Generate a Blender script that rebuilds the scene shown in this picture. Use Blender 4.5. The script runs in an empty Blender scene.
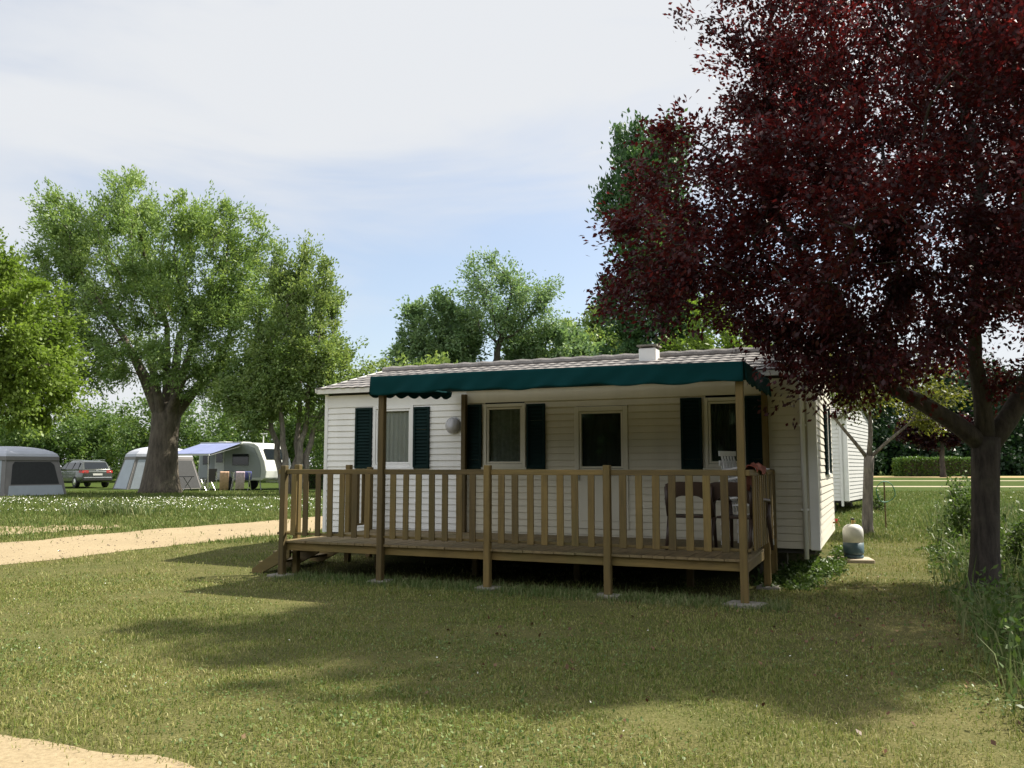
import bpy, bmesh, math, random
import numpy as np
from mathutils import Vector, Matrix, Quaternion

scene = bpy.context.scene
COL = scene.collection
R = math.radians

# ------------------------------------------------------------------ camera, sky, sun, exposure
cam_d = bpy.data.cameras.new('camera')
cam = bpy.data.objects.new('camera', cam_d)
COL.objects.link(cam)
cam.location = (0, 0, 1.6)
cam.rotation_euler = (R(90 + 5.615), 0, 0)
cam_d.sensor_width = 36.0
cam_d.lens = 846.0 / 1024.0 * 36.0
cam_d.clip_start = 0.05
cam_d.clip_end = 3000
scene.camera = cam

SUN_EL, SUN_AZ = 50.0, (0.93, 0.36)          # azimuth: direction towards the sun on the ground plane
scene.view_settings.view_transform = 'Standard'
scene.view_settings.look = 'None'
scene.view_settings.gamma = 1
scene.view_settings.use_curve_mapping = False
scene.view_settings.exposure = 1.0

world = bpy.data.worlds.new('World')
scene.world = world
world.use_nodes = True
wt = world.node_tree
for n in list(wt.nodes):
    wt.nodes.remove(n)
w_out = wt.nodes.new('ShaderNodeOutputWorld')
w_bg = wt.nodes.new('ShaderNodeBackground')
w_bg.inputs['Strength'].default_value = 0.14
wt.links.new(w_bg.outputs[0], w_out.inputs[0])
w_sky = wt.nodes.new('ShaderNodeTexSky')
w_sky.sky_type = 'NISHITA'
w_sky.sun_disc = False
w_sky.sun_elevation = R(SUN_EL)
w_sky.sun_rotation = math.atan2(SUN_AZ[0], SUN_AZ[1])
w_sky.dust_density = 1.5
w_sky.ozone_density = 1.5
w_tc = wt.nodes.new('ShaderNodeTexCoord')
w_map = wt.nodes.new('ShaderNodeMapping')
w_map.inputs['Scale'].default_value = (1.0, 1.0, 4.2)
w_map.inputs['Rotation'].default_value = (0.10, 0.06, 0.4)
wt.links.new(w_tc.outputs['Generated'], w_map.inputs[0])
w_n = wt.nodes.new('ShaderNodeTexNoise')
w_n.inputs['Scale'].default_value = 2.1
w_n.inputs['Detail'].default_value = 7
w_n.inputs['Roughness'].default_value = 0.5
w_n.inputs['Distortion'].default_value = 0.6
wt.links.new(w_map.outputs[0], w_n.inputs['Vector'])
# distance from the clear patch of the sky above the trees
w_d = wt.nodes.new('ShaderNodeVectorMath'); w_d.operation = 'DISTANCE'
w_sc = wt.nodes.new('ShaderNodeVectorMath'); w_sc.operation = 'MULTIPLY'
w_sc.inputs[1].default_value = (1.0, 1.0, 2.6)
wt.links.new(w_tc.outputs['Generated'], w_sc.inputs[0])
wt.links.new(w_sc.outputs[0], w_d.inputs[0])
_d = Vector((0.03, 1.0, 0.20)).normalized()
w_d.inputs[1].default_value = (_d.x, _d.y, _d.z * 2.6)
w_mr = wt.nodes.new('ShaderNodeMapRange')
w_mr.inputs['From Min'].default_value = 0.05
w_mr.inputs['From Max'].default_value = 0.62
w_mr.inputs['To Min'].default_value = -0.30
w_mr.inputs['To Max'].default_value = 0.20
wt.links.new(w_d.outputs['Value'], w_mr.inputs['Value'])
w_add = wt.nodes.new('ShaderNodeMath'); w_add.operation = 'ADD'
wt.links.new(w_n.outputs['Fac'], w_add.inputs[0])
wt.links.new(w_mr.outputs[0], w_add.inputs[1])
w_r = wt.nodes.new('ShaderNodeMapRange')
w_r.interpolation_type = 'SMOOTHSTEP'
w_r.inputs['From Min'].default_value = 0.26
w_r.inputs['From Max'].default_value = 0.74
w_r.inputs['To Min'].default_value = 0.26
w_r.inputs['To Max'].default_value = 0.97
wt.links.new(w_add.outputs[0], w_r.inputs['Value'])
w_mix = wt.nodes.new('ShaderNodeMix'); w_mix.data_type = 'RGBA'
wt.links.new(w_r.outputs[0], w_mix.inputs[0])
w_dim = wt.nodes.new('ShaderNodeVectorMath'); w_dim.operation = 'MULTIPLY'
w_dim.inputs[1].default_value = (0.70, 0.69, 0.68)
wt.links.new(w_sky.outputs[0], w_dim.inputs[0])
wt.links.new(w_dim.outputs[0], w_mix.inputs[6])
w_mix.inputs[7].default_value = (2.95, 3.02, 3.12, 1)
# the veil of cloud is brighter overhead
w_dot = wt.nodes.new('ShaderNodeVectorMath'); w_dot.operation = 'DOT_PRODUCT'
wt.links.new(w_tc.outputs['Generated'], w_dot.inputs[0])
w_dot.inputs[1].default_value = (-0.45, -0.65, 0.6)
w_br = wt.nodes.new('ShaderNodeMapRange')
w_br.inputs['From Min'].default_value = 0.15
w_br.inputs['From Max'].default_value = 0.85
w_br.inputs['To Min'].default_value = 1.0
w_br.inputs['To Max'].default_value = 1.55
wt.links.new(w_dot.outputs['Value'], w_br.inputs['Value'])
w_mul = wt.nodes.new('ShaderNodeVectorMath'); w_mul.operation = 'SCALE'
wt.links.new(w_mix.outputs[2], w_mul.inputs[0])
wt.links.new(w_br.outputs[0], w_mul.inputs['Scale'])
wt.links.new(w_mul.outputs[0], w_bg.inputs['Color'])

sun_d = bpy.data.lights.new('sun', 'SUN')
sun = bpy.data.objects.new('sun', sun_d)
COL.objects.link(sun)
sun_d.energy = 5.0
sun_d.angle = R(0.9)
sun_d.color = (1.0, 0.93, 0.80)
_az = Vector((SUN_AZ[0], SUN_AZ[1], 0)).normalized()
to_sun = _az * math.cos(R(SUN_EL)) + Vector((0, 0, math.sin(R(SUN_EL))))
sun.rotation_euler = to_sun.to_track_quat('Z', 'Y').to_euler()
sun.location = (20, 10, 30)

# ------------------------------------------------------------------ ground profile and the frame of the home
KY = [-400, 13, 30, 48, 75, 2500]
KZ = [0, 0, .4, .4, .6, .6]
def gz(y):
    return float(np.interp(y, KY, KZ))
TH = R(-23.4)
UX = Vector((math.cos(TH), math.sin(TH), 0))
VY = Vector((-math.sin(TH), math.cos(TH), 0))
PR = Vector((2.705, 10.016, 0))
DEP = 2.565
def WP(x, y, z=0.0):
    return PR + UX * x + VY * y + Vector((0, 0, z))

# ------------------------------------------------------------------ materials
def _nt(name):
    m = bpy.data.materials.new(name)
    m.use_nodes = True
    nt = m.node_tree
    b = nt.nodes['Principled BSDF']
    return m, nt, b

def ramp(nt, stops, fac):
    r = nt.nodes.new('ShaderNodeValToRGB')
    e = r.color_ramp.elements
    while len(e) < len(stops):
        e.new(0.5)
    for el, (p, c) in zip(e, stops):
        el.position = p
        el.color = (*c, 1)
    nt.links.new(fac, r.inputs[0])
    return r.outputs[0]

def noise(nt, scale, detail=4, rough=0.55, vec=None, stretch=None, coord='Object'):
    tc = nt.nodes.new('ShaderNodeTexCoord')
    n = nt.nodes.new('ShaderNodeTexNoise')
    n.inputs['Scale'].default_value = scale
    n.inputs['Detail'].default_value = detail
    n.inputs['Roughness'].default_value = rough
    src = tc.outputs[coord]
    if stretch:
        mp = nt.nodes.new('ShaderNodeMapping')
        mp.inputs['Scale'].default_value = stretch
        nt.links.new(src, mp.inputs[0])
        src = mp.outputs[0]
    nt.links.new(src, n.inputs['Vector'])
    return n.outputs['Fac']

def mixc(nt, fac, a, b, mode='MIX'):
    m = nt.nodes.new('ShaderNodeMix'); m.data_type = 'RGBA'; m.blend_type = mode
    for sock, v in ((0, fac), (6, a), (7, b)):
        if hasattr(v, 'is_linked'):
            nt.links.new(v, m.inputs[sock])
        elif isinstance(v, (int, float)):
            m.inputs[sock].default_value = v
        else:
            m.inputs[sock].default_value = (*v, 1)
    return m.outputs[2]

def bump(nt, b, h, strength=0.3, dist=0.01):
    bp = nt.nodes.new('ShaderNodeBump')
    bp.inputs['Strength'].default_value = strength
    bp.inputs['Distance'].default_value = dist
    nt.links.new(h, bp.inputs['Height'])
    nt.links.new(bp.outputs[0], b.inputs['Normal'])

def mat_plain(name, c, rough=0.6, var=0.15, scale=3.0, metal=0.0, stretch=None, bmp=0.0, coat=0.0):
    m, nt, b = _nt(name)
    f = noise(nt, scale, 6, 0.6, stretch=stretch)
    lo = tuple(max(0, x * (1 - var)) for x in c)
    hi = tuple(min(1, x * (1 + var)) for x in c)
    nt.links.new(ramp(nt, [(0.3, lo), (0.7, hi)], f), b.inputs['Base Color'])
    b.inputs['Roughness'].default_value = rough
    b.inputs['Metallic'].default_value = metal
    b.inputs['Coat Weight'].default_value = coat
    if bmp:
        bump(nt, b, noise(nt, scale * 6, 5, 0.6, stretch=stretch), bmp)
    return m

def mat_wood(name, c, stretch):
    m, nt, b = _nt(name)
    g = noise(nt, 1.0, 6, 0.65, stretch=stretch)
    big = noise(nt, 1.3, 3, 0.5)
    oi = nt.nodes.new('ShaderNodeObjectInfo')
    dk = tuple(x * 0.58 for x in c); lt = tuple(min(1, x * 1.35) for x in c)
    col = ramp(nt, [(0.28, dk), (0.5, c), (0.75, lt)], g)
    grn = (c[0] * 0.75, c[1] * 0.92, c[2] * 0.85)
    col = mixc(nt, ramp(nt, [(0.45, (0, 0, 0)), (0.7, (0.6, 0.6, 0.6))], big), col, grn)
    v = nt.nodes.new('ShaderNodeMapRange')
    v.inputs['To Min'].default_value = 0.62; v.inputs['To Max'].default_value = 1.30
    nt.links.new(oi.outputs['Random'], v.inputs['Value'])
    hs = nt.nodes.new('ShaderNodeHueSaturation')
    nt.links.new(col, hs.inputs['Color'])
    nt.links.new(v.outputs[0], hs.inputs['Value'])
    nt.links.new(hs.outputs[0], b.inputs['Base Color'])
    b.inputs['Roughness'].default_value = 0.75
    bump(nt, b, g, 0.35, 0.004)
    return m

def mat_leaf(name, stops, trans=0.35, tint=(1.25, 1.25, 0.7), rough=0.45, gloss=0.25):
    m, nt, b = _nt(name)
    at = nt.nodes.new('ShaderNodeAttribute'); at.attribute_name = 'rnd'
    col = ramp(nt, stops, at.outputs['Fac'])
    nt.links.new(col, b.inputs['Base Color'])
    b.inputs['Roughness'].default_value = rough
    b.inputs['Specular IOR Level'].default_value = gloss
    tr = nt.nodes.new('ShaderNodeBsdfTranslucent')
    tc = mixc(nt, 1.0, col, tint, 'MULTIPLY')
    nt.links.new(tc, tr.inputs['Color'])
    ms = nt.nodes.new('ShaderNodeMixShader')
    ms.inputs[0].default_value = trans
    out = nt.nodes['Material Output']
    nt.links.new(b.outputs[0], ms.inputs[1]); nt.links.new(tr.outputs[0], ms.inputs[2])
    nt.links.new(ms.outputs[0], out.inputs[0])
    return m

def mat_bark(name, c, scale=4.0):
    m, nt, b = _nt(name)
    f = noise(nt, scale, 8, 0.7, stretch=(3.0, 3.0, 0.55))
    g = noise(nt, scale * 0.5, 3, 0.6)
    dk = tuple(x * 0.4 for x in c); lt = tuple(min(1, x * 1.7) for x in c)
    col = ramp(nt, [(0.32, dk), (0.5, c), (0.72, lt)], f)
    lich = (c[0] * 1.5 + .04, c[1] * 1.6 + .05, c[2] * 1.3 + .03)
    col = mixc(nt, ramp(nt, [(0.55, (0, 0, 0)), (0.72, (.5, .5, .5))], g), col, lich)
    nt.links.new(col, b.inputs['Base Color'])
    b.inputs['Roughness'].default_value = 0.9
    bump(nt, b, f, 0.9, 0.06)
    return m

def lawn_color(nt):
    """green, olive and straw patches by world position, shared by the soil and the blades"""
    tc = nt.nodes.new('ShaderNodeNewGeometry')
    def nz(s, d, r, sx=(1, 1, 0)):
        mp = nt.nodes.new('ShaderNodeMapping'); mp.inputs['Scale'].default_value = sx
        nt.links.new(tc.outputs['Position'], mp.inputs[0])
        n = nt.nodes.new('ShaderNodeTexNoise')
        n.inputs['Scale'].default_value = s; n.inputs['Detail'].default_value = d; n.inputs['Roughness'].default_value = r
        nt.links.new(mp.outputs[0], n.inputs['Vector'])
        return n.outputs['Fac']
    big = nz(0.55, 5, 0.62)
    for c, r0, r1, k in (((3.9, 10.2, 0), .4, 3.4, .13), ((4.6, 8.4, 0), .2, 2.0, .07), ((-8.5, 14.2, 0), .3, 2.6, .08), ((1.8, 4.6, 0), .3, 2.2, .07)):
        d = nt.nodes.new('ShaderNodeVectorMath'); d.operation = 'DISTANCE'; d.inputs[1].default_value = c
        nt.links.new(tc.outputs['Position'], d.inputs[0])
        mr = nt.nodes.new('ShaderNodeMapRange'); mr.interpolation_type = 'SMOOTHSTEP'
        mr.inputs['From Min'].default_value = r0; mr.inputs['From Max'].default_value = r1
        mr.inputs['To Min'].default_value = k; mr.inputs['To Max'].default_value = 0
        nt.links.new(d.outputs['Value'], mr.inputs['Value'])
        a = nt.nodes.new('ShaderNodeMath'); nt.links.new(big, a.inputs[0]); nt.links.new(mr.outputs[0], a.inputs[1])
        big = a.outputs[0]
    return big, nz(2.6, 4, 0.6)

M = {}
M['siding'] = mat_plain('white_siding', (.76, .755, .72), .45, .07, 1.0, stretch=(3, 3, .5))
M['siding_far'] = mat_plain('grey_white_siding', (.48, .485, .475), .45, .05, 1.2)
M['siding_shade'] = mat_plain('shaded_front_siding', (.54, .50, .385), .5, .07, 1.0, stretch=(3, 3, .5))  # the white siding again, with the awning's shade put into its colour
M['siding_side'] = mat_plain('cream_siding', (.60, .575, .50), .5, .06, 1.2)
M['trim'] = mat_plain('white_trim', (.78, .78, .76), .4, .06, 2.0)
M['trim_shade'] = mat_plain('shaded_trim', (.56, .53, .43), .45, .06, 2.0)  # white trim coloured darker for the shade under the awning
M['band'] = mat_plain('white_fascia', (.74, .74, .71), .45, .06, 2.0)
M['shutter'] = mat_plain('green_shutter', (.004, .017, .016), .8, .2, 3.0)
M['shutter'].node_tree.nodes['Principled BSDF'].inputs['Specular IOR Level'].default_value = .15
M['metal'] = mat_plain('grey_metal', (.45, .46, .46), .35, .1, 5.0, .8)
M['lampglass'] = mat_plain('opal_lamp', (.42, .42, .44), .25, .05, 3.0)
M['inside'] = mat_plain('dark_interior', (.05, .047, .04), .9, .2, 2.0)
M['curtain'] = mat_plain('pale_curtain', (.62, .62, .58), .9, .08, 3.0)
M['curtain_dim'] = mat_plain('grey_curtain', (.22, .24, .21), .9, .25, 14.0)
M['curtain_dark'] = mat_plain('dark_curtain', (.035, .04, .036), .9, .2, 4.0)
M['wood_v'] = mat_wood('treated_pine_upright', (.135, .090, .026), (28, 28, 2.2))
M['wood_h'] = mat_wood('treated_pine_rail', (.14, .094, .028), (2.2, 28, 28))
M['wood_y'] = mat_wood('treated_pine_plank', (.145, .097, .03), (28, 2.2, 28))
M['wood_d'] = mat_wood('weathered_plank', (.15, .108, .05), (18, 1.6, 18))
M['concrete'] = mat_plain('concrete', (.20, .185, .155), .9, .25, 9.0, bmp=.3)
M['canvas'] = mat_plain('green_canvas', (.003, .042, .046), .9, .15, 2.5)
def _sheer(m, k, tint):
    nt = m.node_tree; b = nt.nodes['Principled BSDF']; out = nt.nodes['Material Output']
    tr = nt.nodes.new('ShaderNodeBsdfTranslucent'); tr.inputs[0].default_value = (*tint, 1)
    ms = nt.nodes.new('ShaderNodeMixShader'); ms.inputs[0].default_value = k
    nt.links.new(b.outputs[0], ms.inputs[1]); nt.links.new(tr.outputs[0], ms.inputs[2]); nt.links.new(ms.outputs[0], out.inputs[0])
_sheer(M['canvas'], .15, (.03, .14, .13))
M['canvas'].node_tree.nodes['Principled BSDF'].inputs['Specular IOR Level'].default_value = .12
M['bark_dark'] = mat_bark('dark_bark', (.055, .045, .037), 5.0)
M['bark_ash'] = mat_bark('ash_bark', (.10, .082, .062), 2.2)
M['bark_grey'] = mat_bark('grey_bark', (.20, .175, .15), 5.0)
M['sand'] = None
M['plastic_white'] = mat_plain('white_plastic', (.75, .75, .74), .4, .04, 3.0)
M['plastic_brown'] = mat_plain('brown_resin', (.045, .026, .018), .45, .2, 4.0)
M['cloth_red'] = mat_plain('rust_cloth', (.20, .048, .026), .9, .3, 14.0)
M['rubber'] = mat_plain('black_rubber', (.02, .02, .02), .8, .2, 4.0)
M['tent_roof'] = mat_plain('pale_tent_cloth', (.42, .44, .50), .7, .06, 2.0)
M['tent_grey'] = mat_plain('grey_tent_cloth', (.20, .19, .19), .8, .08, 2.0)
M['tent_panel'] = mat_plain('light_tent_panel', (.37, .41, .46), .8, .08, 2.0)
M['tent_mesh'] = mat_plain('dark_tent_mesh', (.022, .024, .026), .7, .2, 9.0)
M['car_paint'] = mat_plain('car_paint', (.10, .11, .098), .25, .05, 2.0, .55, coat=.6)
M['car_glass'] = mat_plain('car_glass', (.012, .016, .02), .08, .05, 1.0)
M['car_trim'] = mat_plain('car_black_trim', (.025, .025, .027), .6, .1, 2.0)
M['chrome'] = mat_plain('bright_metal', (.75, .75, .74), .25, .04, 2.0, .9)
M['tail'] = mat_plain('red_lens', (.42, .03, .025), .2, .1, 6.0)
M['plate'] = mat_plain('plate', (.62, .62, .58), .5, .03, 3.0)
M['van_white'] = mat_plain('caravan_white', (.62, .64, .62), .4, .05, 1.0)
M['van_grey'] = mat_plain('caravan_grey', (.30, .33, .34), .4, .05, 1.0)
M['blue_canvas'] = mat_plain('blue_canvas', (.19, .225, .40), .8, .06, 2.0)
M['towel_orange'] = mat_plain('orange_towel', (.70, .46, .32), .9, .2, 9.0)
M['towel_pink'] = mat_plain('pink_towel', (.70, .55, .64), .9, .2, 9.0)
M['towel_blue'] = mat_plain('blue_towel', (.10, .12, .34), .9, .2, 9.0)
M['gas_white'] = mat_plain('bottle_grey_white', (.60, .60, .57), .45, .18, 7.0)
M['gas_green'] = mat_plain('bottle_teal', (.055, .105, .13), .5, .22, 7.0)
M['brass'] = mat_plain('brass', (.35, .24, .09), .4, .1, 7.0, .8)
M['red_plastic'] = mat_plain('red_plastic', (.5, .03, .04), .4, .1, 7.0)
M['hose'] = mat_plain('green_hose', (.02, .14, .08), .6, .1, 7.0)
M['stone_slab'] = mat_plain('pinkish_slab', (.42, .35, .26), .9, .15, 8.0, bmp=.2)

def mat_glass():
    m, nt, b = _nt('window_glass')
    out = nt.nodes['Material Output']
    tr = nt.nodes.new('ShaderNodeBsdfTransparent'); tr.inputs[0].default_value = (.93, .95, .94, 1)
    gl = nt.nodes.new('ShaderNodeBsdfGlossy'); gl.inputs['Roughness'].default_value = .03
    fr = nt.nodes.new('ShaderNodeFresnel'); fr.inputs[0].default_value = 1.5
    ms = nt.nodes.new('ShaderNodeMixShader')
    nt.links.new(fr.outputs[0], ms.inputs[0]); nt.links.new(tr.outputs[0], ms.inputs[1]); nt.links.new(gl.outputs[0], ms.inputs[2])
    nt.links.new(ms.outputs[0], out.inputs[0])
    nt.nodes.remove(b)
    return m
M['glass'] = mat_glass()

def mat_tile():
    m, nt, b = _nt('metal_tile_roof')
    f = noise(nt, 2.2, 6, .6)
    g = noise(nt, 24, 3, .6)
    col = ramp(nt, [(.3, (.17, .158, .15)), (.7, (.29, .27, .258))], f)
    col = mixc(nt, .35, col, ramp(nt, [(.35, (.11, .10, .095)), (.7, (.38, .36, .345))], g))
    nt.links.new(col, b.inputs['Base Color'])
    b.inputs['Roughness'].default_value = .62
    b.inputs['Specular IOR Level'].default_value = .35
    return m
M['tile'] = mat_tile()

def mat_sand():
    m, nt, b = _nt('sandy_path')
    f = noise(nt, .9, 6, .6); g = noise(nt, 30, 4, .7); st = noise(nt, 110, 2, .6)
    col = ramp(nt, [(.3, (.235, .18, .10)), (.7, (.32, .25, .145))], f)
    col = mixc(nt, .5, col, ramp(nt, [(.35, (.19, .145, .08)), (.65, (.37, .295, .18))], g))
    col = mixc(nt, ramp(nt, [(.63, (0, 0, 0)), (.68, (.7, .7, .7))], st), col, (.26, .20, .13))
    nt.links.new(col, b.inputs['Base Color'])
    b.inputs['Roughness'].default_value = .95
    bump(nt, b, g, .5, .012)
    return m
M['sand'] = mat_sand()

def mat_ground():
    m, nt, b = _nt('lawn_soil')
    big, small = lawn_color(nt)
    col = ramp(nt, [(.30, (.045, .068, .016)), (.50, (.075, .088, .026)), (.64, (.13, .115, .048)), (.77, (.20, .155, .075))], big)
    col2 = ramp(nt, [(.35, (.035, .045, .014)), (.65, (.15, .135, .06))], small)
    col = mixc(nt, .42, col, col2)
    fine = noise(nt, 55, 4, .7)
    col = mixc(nt, .55, col, ramp(nt, [(.35, (.025, .03, .010)), (.5, (.085, .085, .03)), (.68, (.22, .185, .095))], fine))
    # far away the lawn is meadow: greener, longer
    g = nt.nodes.new('ShaderNodeNewGeometry'); s = nt.nodes.new('ShaderNodeSeparateXYZ')
    nt.links.new(g.outputs['Position'], s.inputs[0])
    mr = nt.nodes.new('ShaderNodeMapRange'); mr.inputs['From Min'].default_value = 17; mr.inputs['From Max'].default_value = 27
    nt.links.new(s.outputs['Y'], mr.inputs['Value'])
    far = ramp(nt, [(.3, (.028, .050, .010)), (.7, (.068, .090, .022))], small)
    col = mixc(nt, mr.outputs[0], col, far)
    nt.links.new(col, b.inputs['Base Color'])
    b.inputs['Roughness'].default_value = 1.0
    b.inputs['Specular IOR Level'].default_value = 0.05
    bump(nt, b, small, .6, .05)
    return m
M['ground'] = mat_ground()

def mat_grass(name, green, olive, straw, th=(.36, .52, .68), trans=.3):
    """blades take their base from the patch they stand in, plus a random shift of their own"""
    m, nt, b = _nt(name)
    big, small = lawn_color(nt)
    at = nt.nodes.new('ShaderNodeAttribute'); at.attribute_name = 'rnd'
    s1 = nt.nodes.new('ShaderNodeMath'); s1.operation = 'MULTIPLY_ADD'; s1.inputs[1].default_value = .50
    nt.links.new(at.outputs['Fac'], s1.inputs[0])
    s2 = nt.nodes.new('ShaderNodeMath'); s2.operation = 'MULTIPLY_ADD'; s2.inputs[1].default_value = .50
    nt.links.new(big, s2.inputs[0]); 
    s3 = nt.nodes.new('ShaderNodeMath'); s3.operation = 'MULTIPLY'; s3.inputs[1].default_value = .25
    nt.links.new(small, s3.inputs[0])
    nt.links.new(s3.outputs[0], s2.inputs[2]); nt.links.new(s2.outputs[0], s1.inputs[2])
    col = ramp(nt, [(th[0], green), (th[1], olive), (th[2] + .08, straw)], s1.outputs[0])
    nt.links.new(col, b.inputs['Base Color'])
    b.inputs['Roughness'].default_value = .5
    b.inputs['Specular IOR Level'].default_value = .25
    tr = nt.nodes.new('ShaderNodeBsdfTranslucent'); nt.links.new(col, tr.inputs[0])
    ms = nt.nodes.new('ShaderNodeMixShader'); ms.inputs[0].default_value = trans
    out = nt.nodes['Material Output']
    nt.links.new(b.outputs[0], ms.inputs[1]); nt.links.new(tr.outputs[0], ms.inputs[2]); nt.links.new(ms.outputs[0], out.inputs[0])
    return m
M['grass'] = mat_grass('lawn_grass', (.102, .162, .026), (.192, .222, .052), (.39, .35, .15), (.34, .60, .88))
M['meadow'] = mat_grass('meadow_grass', (.075, .13, .025), (.13, .175, .04), (.24, .24, .09), (.34, .62, .86))
M['tallgrass'] = mat_grass('tall_grass', (.06, .11, .025), (.11, .16, .045), (.26, .26, .13), (.34, .60, .86))

M['leaf_plum'] = mat_leaf('plum_leaves', [(0, (0.019, 0.0081, 0.0099)), (0.5, (0.0462, 0.0134, 0.0164)), (0.85, (0.0843, 0.0196, 0.0196)), (1, (0.163, 0.0322, 0.0246))], .40, (2.3, .9, .8), .4, .3)
M['leaf_plum_shade'] = mat_leaf('shaded_plum_leaves', [(0, (0.0046, 0.0017, 0.0032)), (0.5, (0.0111, 0.0028, 0.0053)), (0.85, (0.0202, 0.0041, 0.0063)), (1, (0.039, 0.0067, 0.0079))], .40, (2.3, .9, .8), .4, .3)  # plum leaf colour darkened to paint in the shade of the wood
M['leaf_ash'] = mat_leaf('ash_leaves', [(0, (0.1216, 0.2012, 0.0742)), (0.5, (0.2027, 0.3018, 0.1011)), (1, (0.3378, 0.4247, 0.1517))], .38)
M['leaf_alder'] = mat_leaf('alder_leaves', [(0, (0.115, 0.1913, 0.068)), (0.5, (0.1955, 0.2772, 0.0953)), (1, (0.3222, 0.3827, 0.1495))], .38)
M['leaf_yellow'] = mat_leaf('maple_leaves', [(0, (0.099, 0.1522, 0.0277)), (0.5, (0.165, 0.2392, 0.0431)), (1, (0.264, 0.3407, 0.077))], .42, (1.1, 1.2, .7))
M['leaf_haze'] = mat_leaf('hazy_leaves', [(0, (0.1067, 0.1944, 0.1016)), (0.5, (0.1867, 0.2859, 0.1438)), (1, (0.3067, 0.4002, 0.2116))], .35)  # paler, bluer leaf colour stands in for haze over distance
M['leaf_dark'] = mat_leaf('dark_needles', [(0, (0.0084, 0.0245, 0.0108)), (0.5, (0.0154, 0.0385, 0.0144)), (1, (0.0315, 0.063, 0.021))], .2)
M['leaf_poplar'] = mat_leaf('poplar_leaves', [(0, (0.0358, 0.0845, 0.0372)), (0.5, (0.0617, 0.13, 0.0486)), (1, (0.1219, 0.2113, 0.0715))], .25)
M['leaf_wood'] = mat_leaf('woodland_leaves', [(0, (0.0544, 0.104, 0.0292)), (0.5, (0.101, 0.1708, 0.0454)), (1, (0.2018, 0.2525, 0.0728))], .35)
M['leaf_fruit'] = mat_leaf('fruit_leaves', [(0, (0.0744, 0.0924, 0.0192)), (0.5, (0.119, 0.1344, 0.0288)), (1, (0.1934, 0.1932, 0.048))], .42)
M['leaf_hedge'] = mat_leaf('hedge_leaves', [(0, (0.039, 0.0975, 0.0195)), (0.5, (0.078, 0.1495, 0.0286)), (1, (0.143, 0.221, 0.0455))], .3)
M['leaf_weed'] = mat_leaf('weed_leaves', [(0, (.04, .08, .018)), (.5, (.075, .125, .03)), (1, (.14, .19, .06))], .35, (1.1, 1.15, .7))
M['leaf_clover'] = mat_leaf('clover_leaves', [(0, (.07, .12, .03)), (.5, (.12, .18, .05)), (1, (.24, .29, .12))], .3, (1.1, 1.1, .8))
M['leaf_litter'] = mat_leaf('fallen_leaf', [(0, (.06, .02, .015)), (.5, (.12, .06, .03)), (1, (.28, .19, .10))], .1, (1, 1, 1))
M['petal'] = mat_plain('white_petals', (.78, .78, .72), .7, .05, 4.0)

# ------------------------------------------------------------------ object helpers
def tag(o, label=None, cat=None, group=None, kind=None):
    if label: o['label'] = label
    if cat: o['category'] = cat
    if group: o['group'] = group
    if kind: o['kind'] = kind
    return o

def thing(name, label, cat, loc=(0, 0, 0), rz=0.0, group=None):
    o = bpy.data.objects.new(name, None)
    COL.objects.link(o)
    o.empty_display_size = .2
    o.location = loc
    o.rotation_euler = (0, 0, rz)
    return tag(o, label, cat, group)

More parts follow.
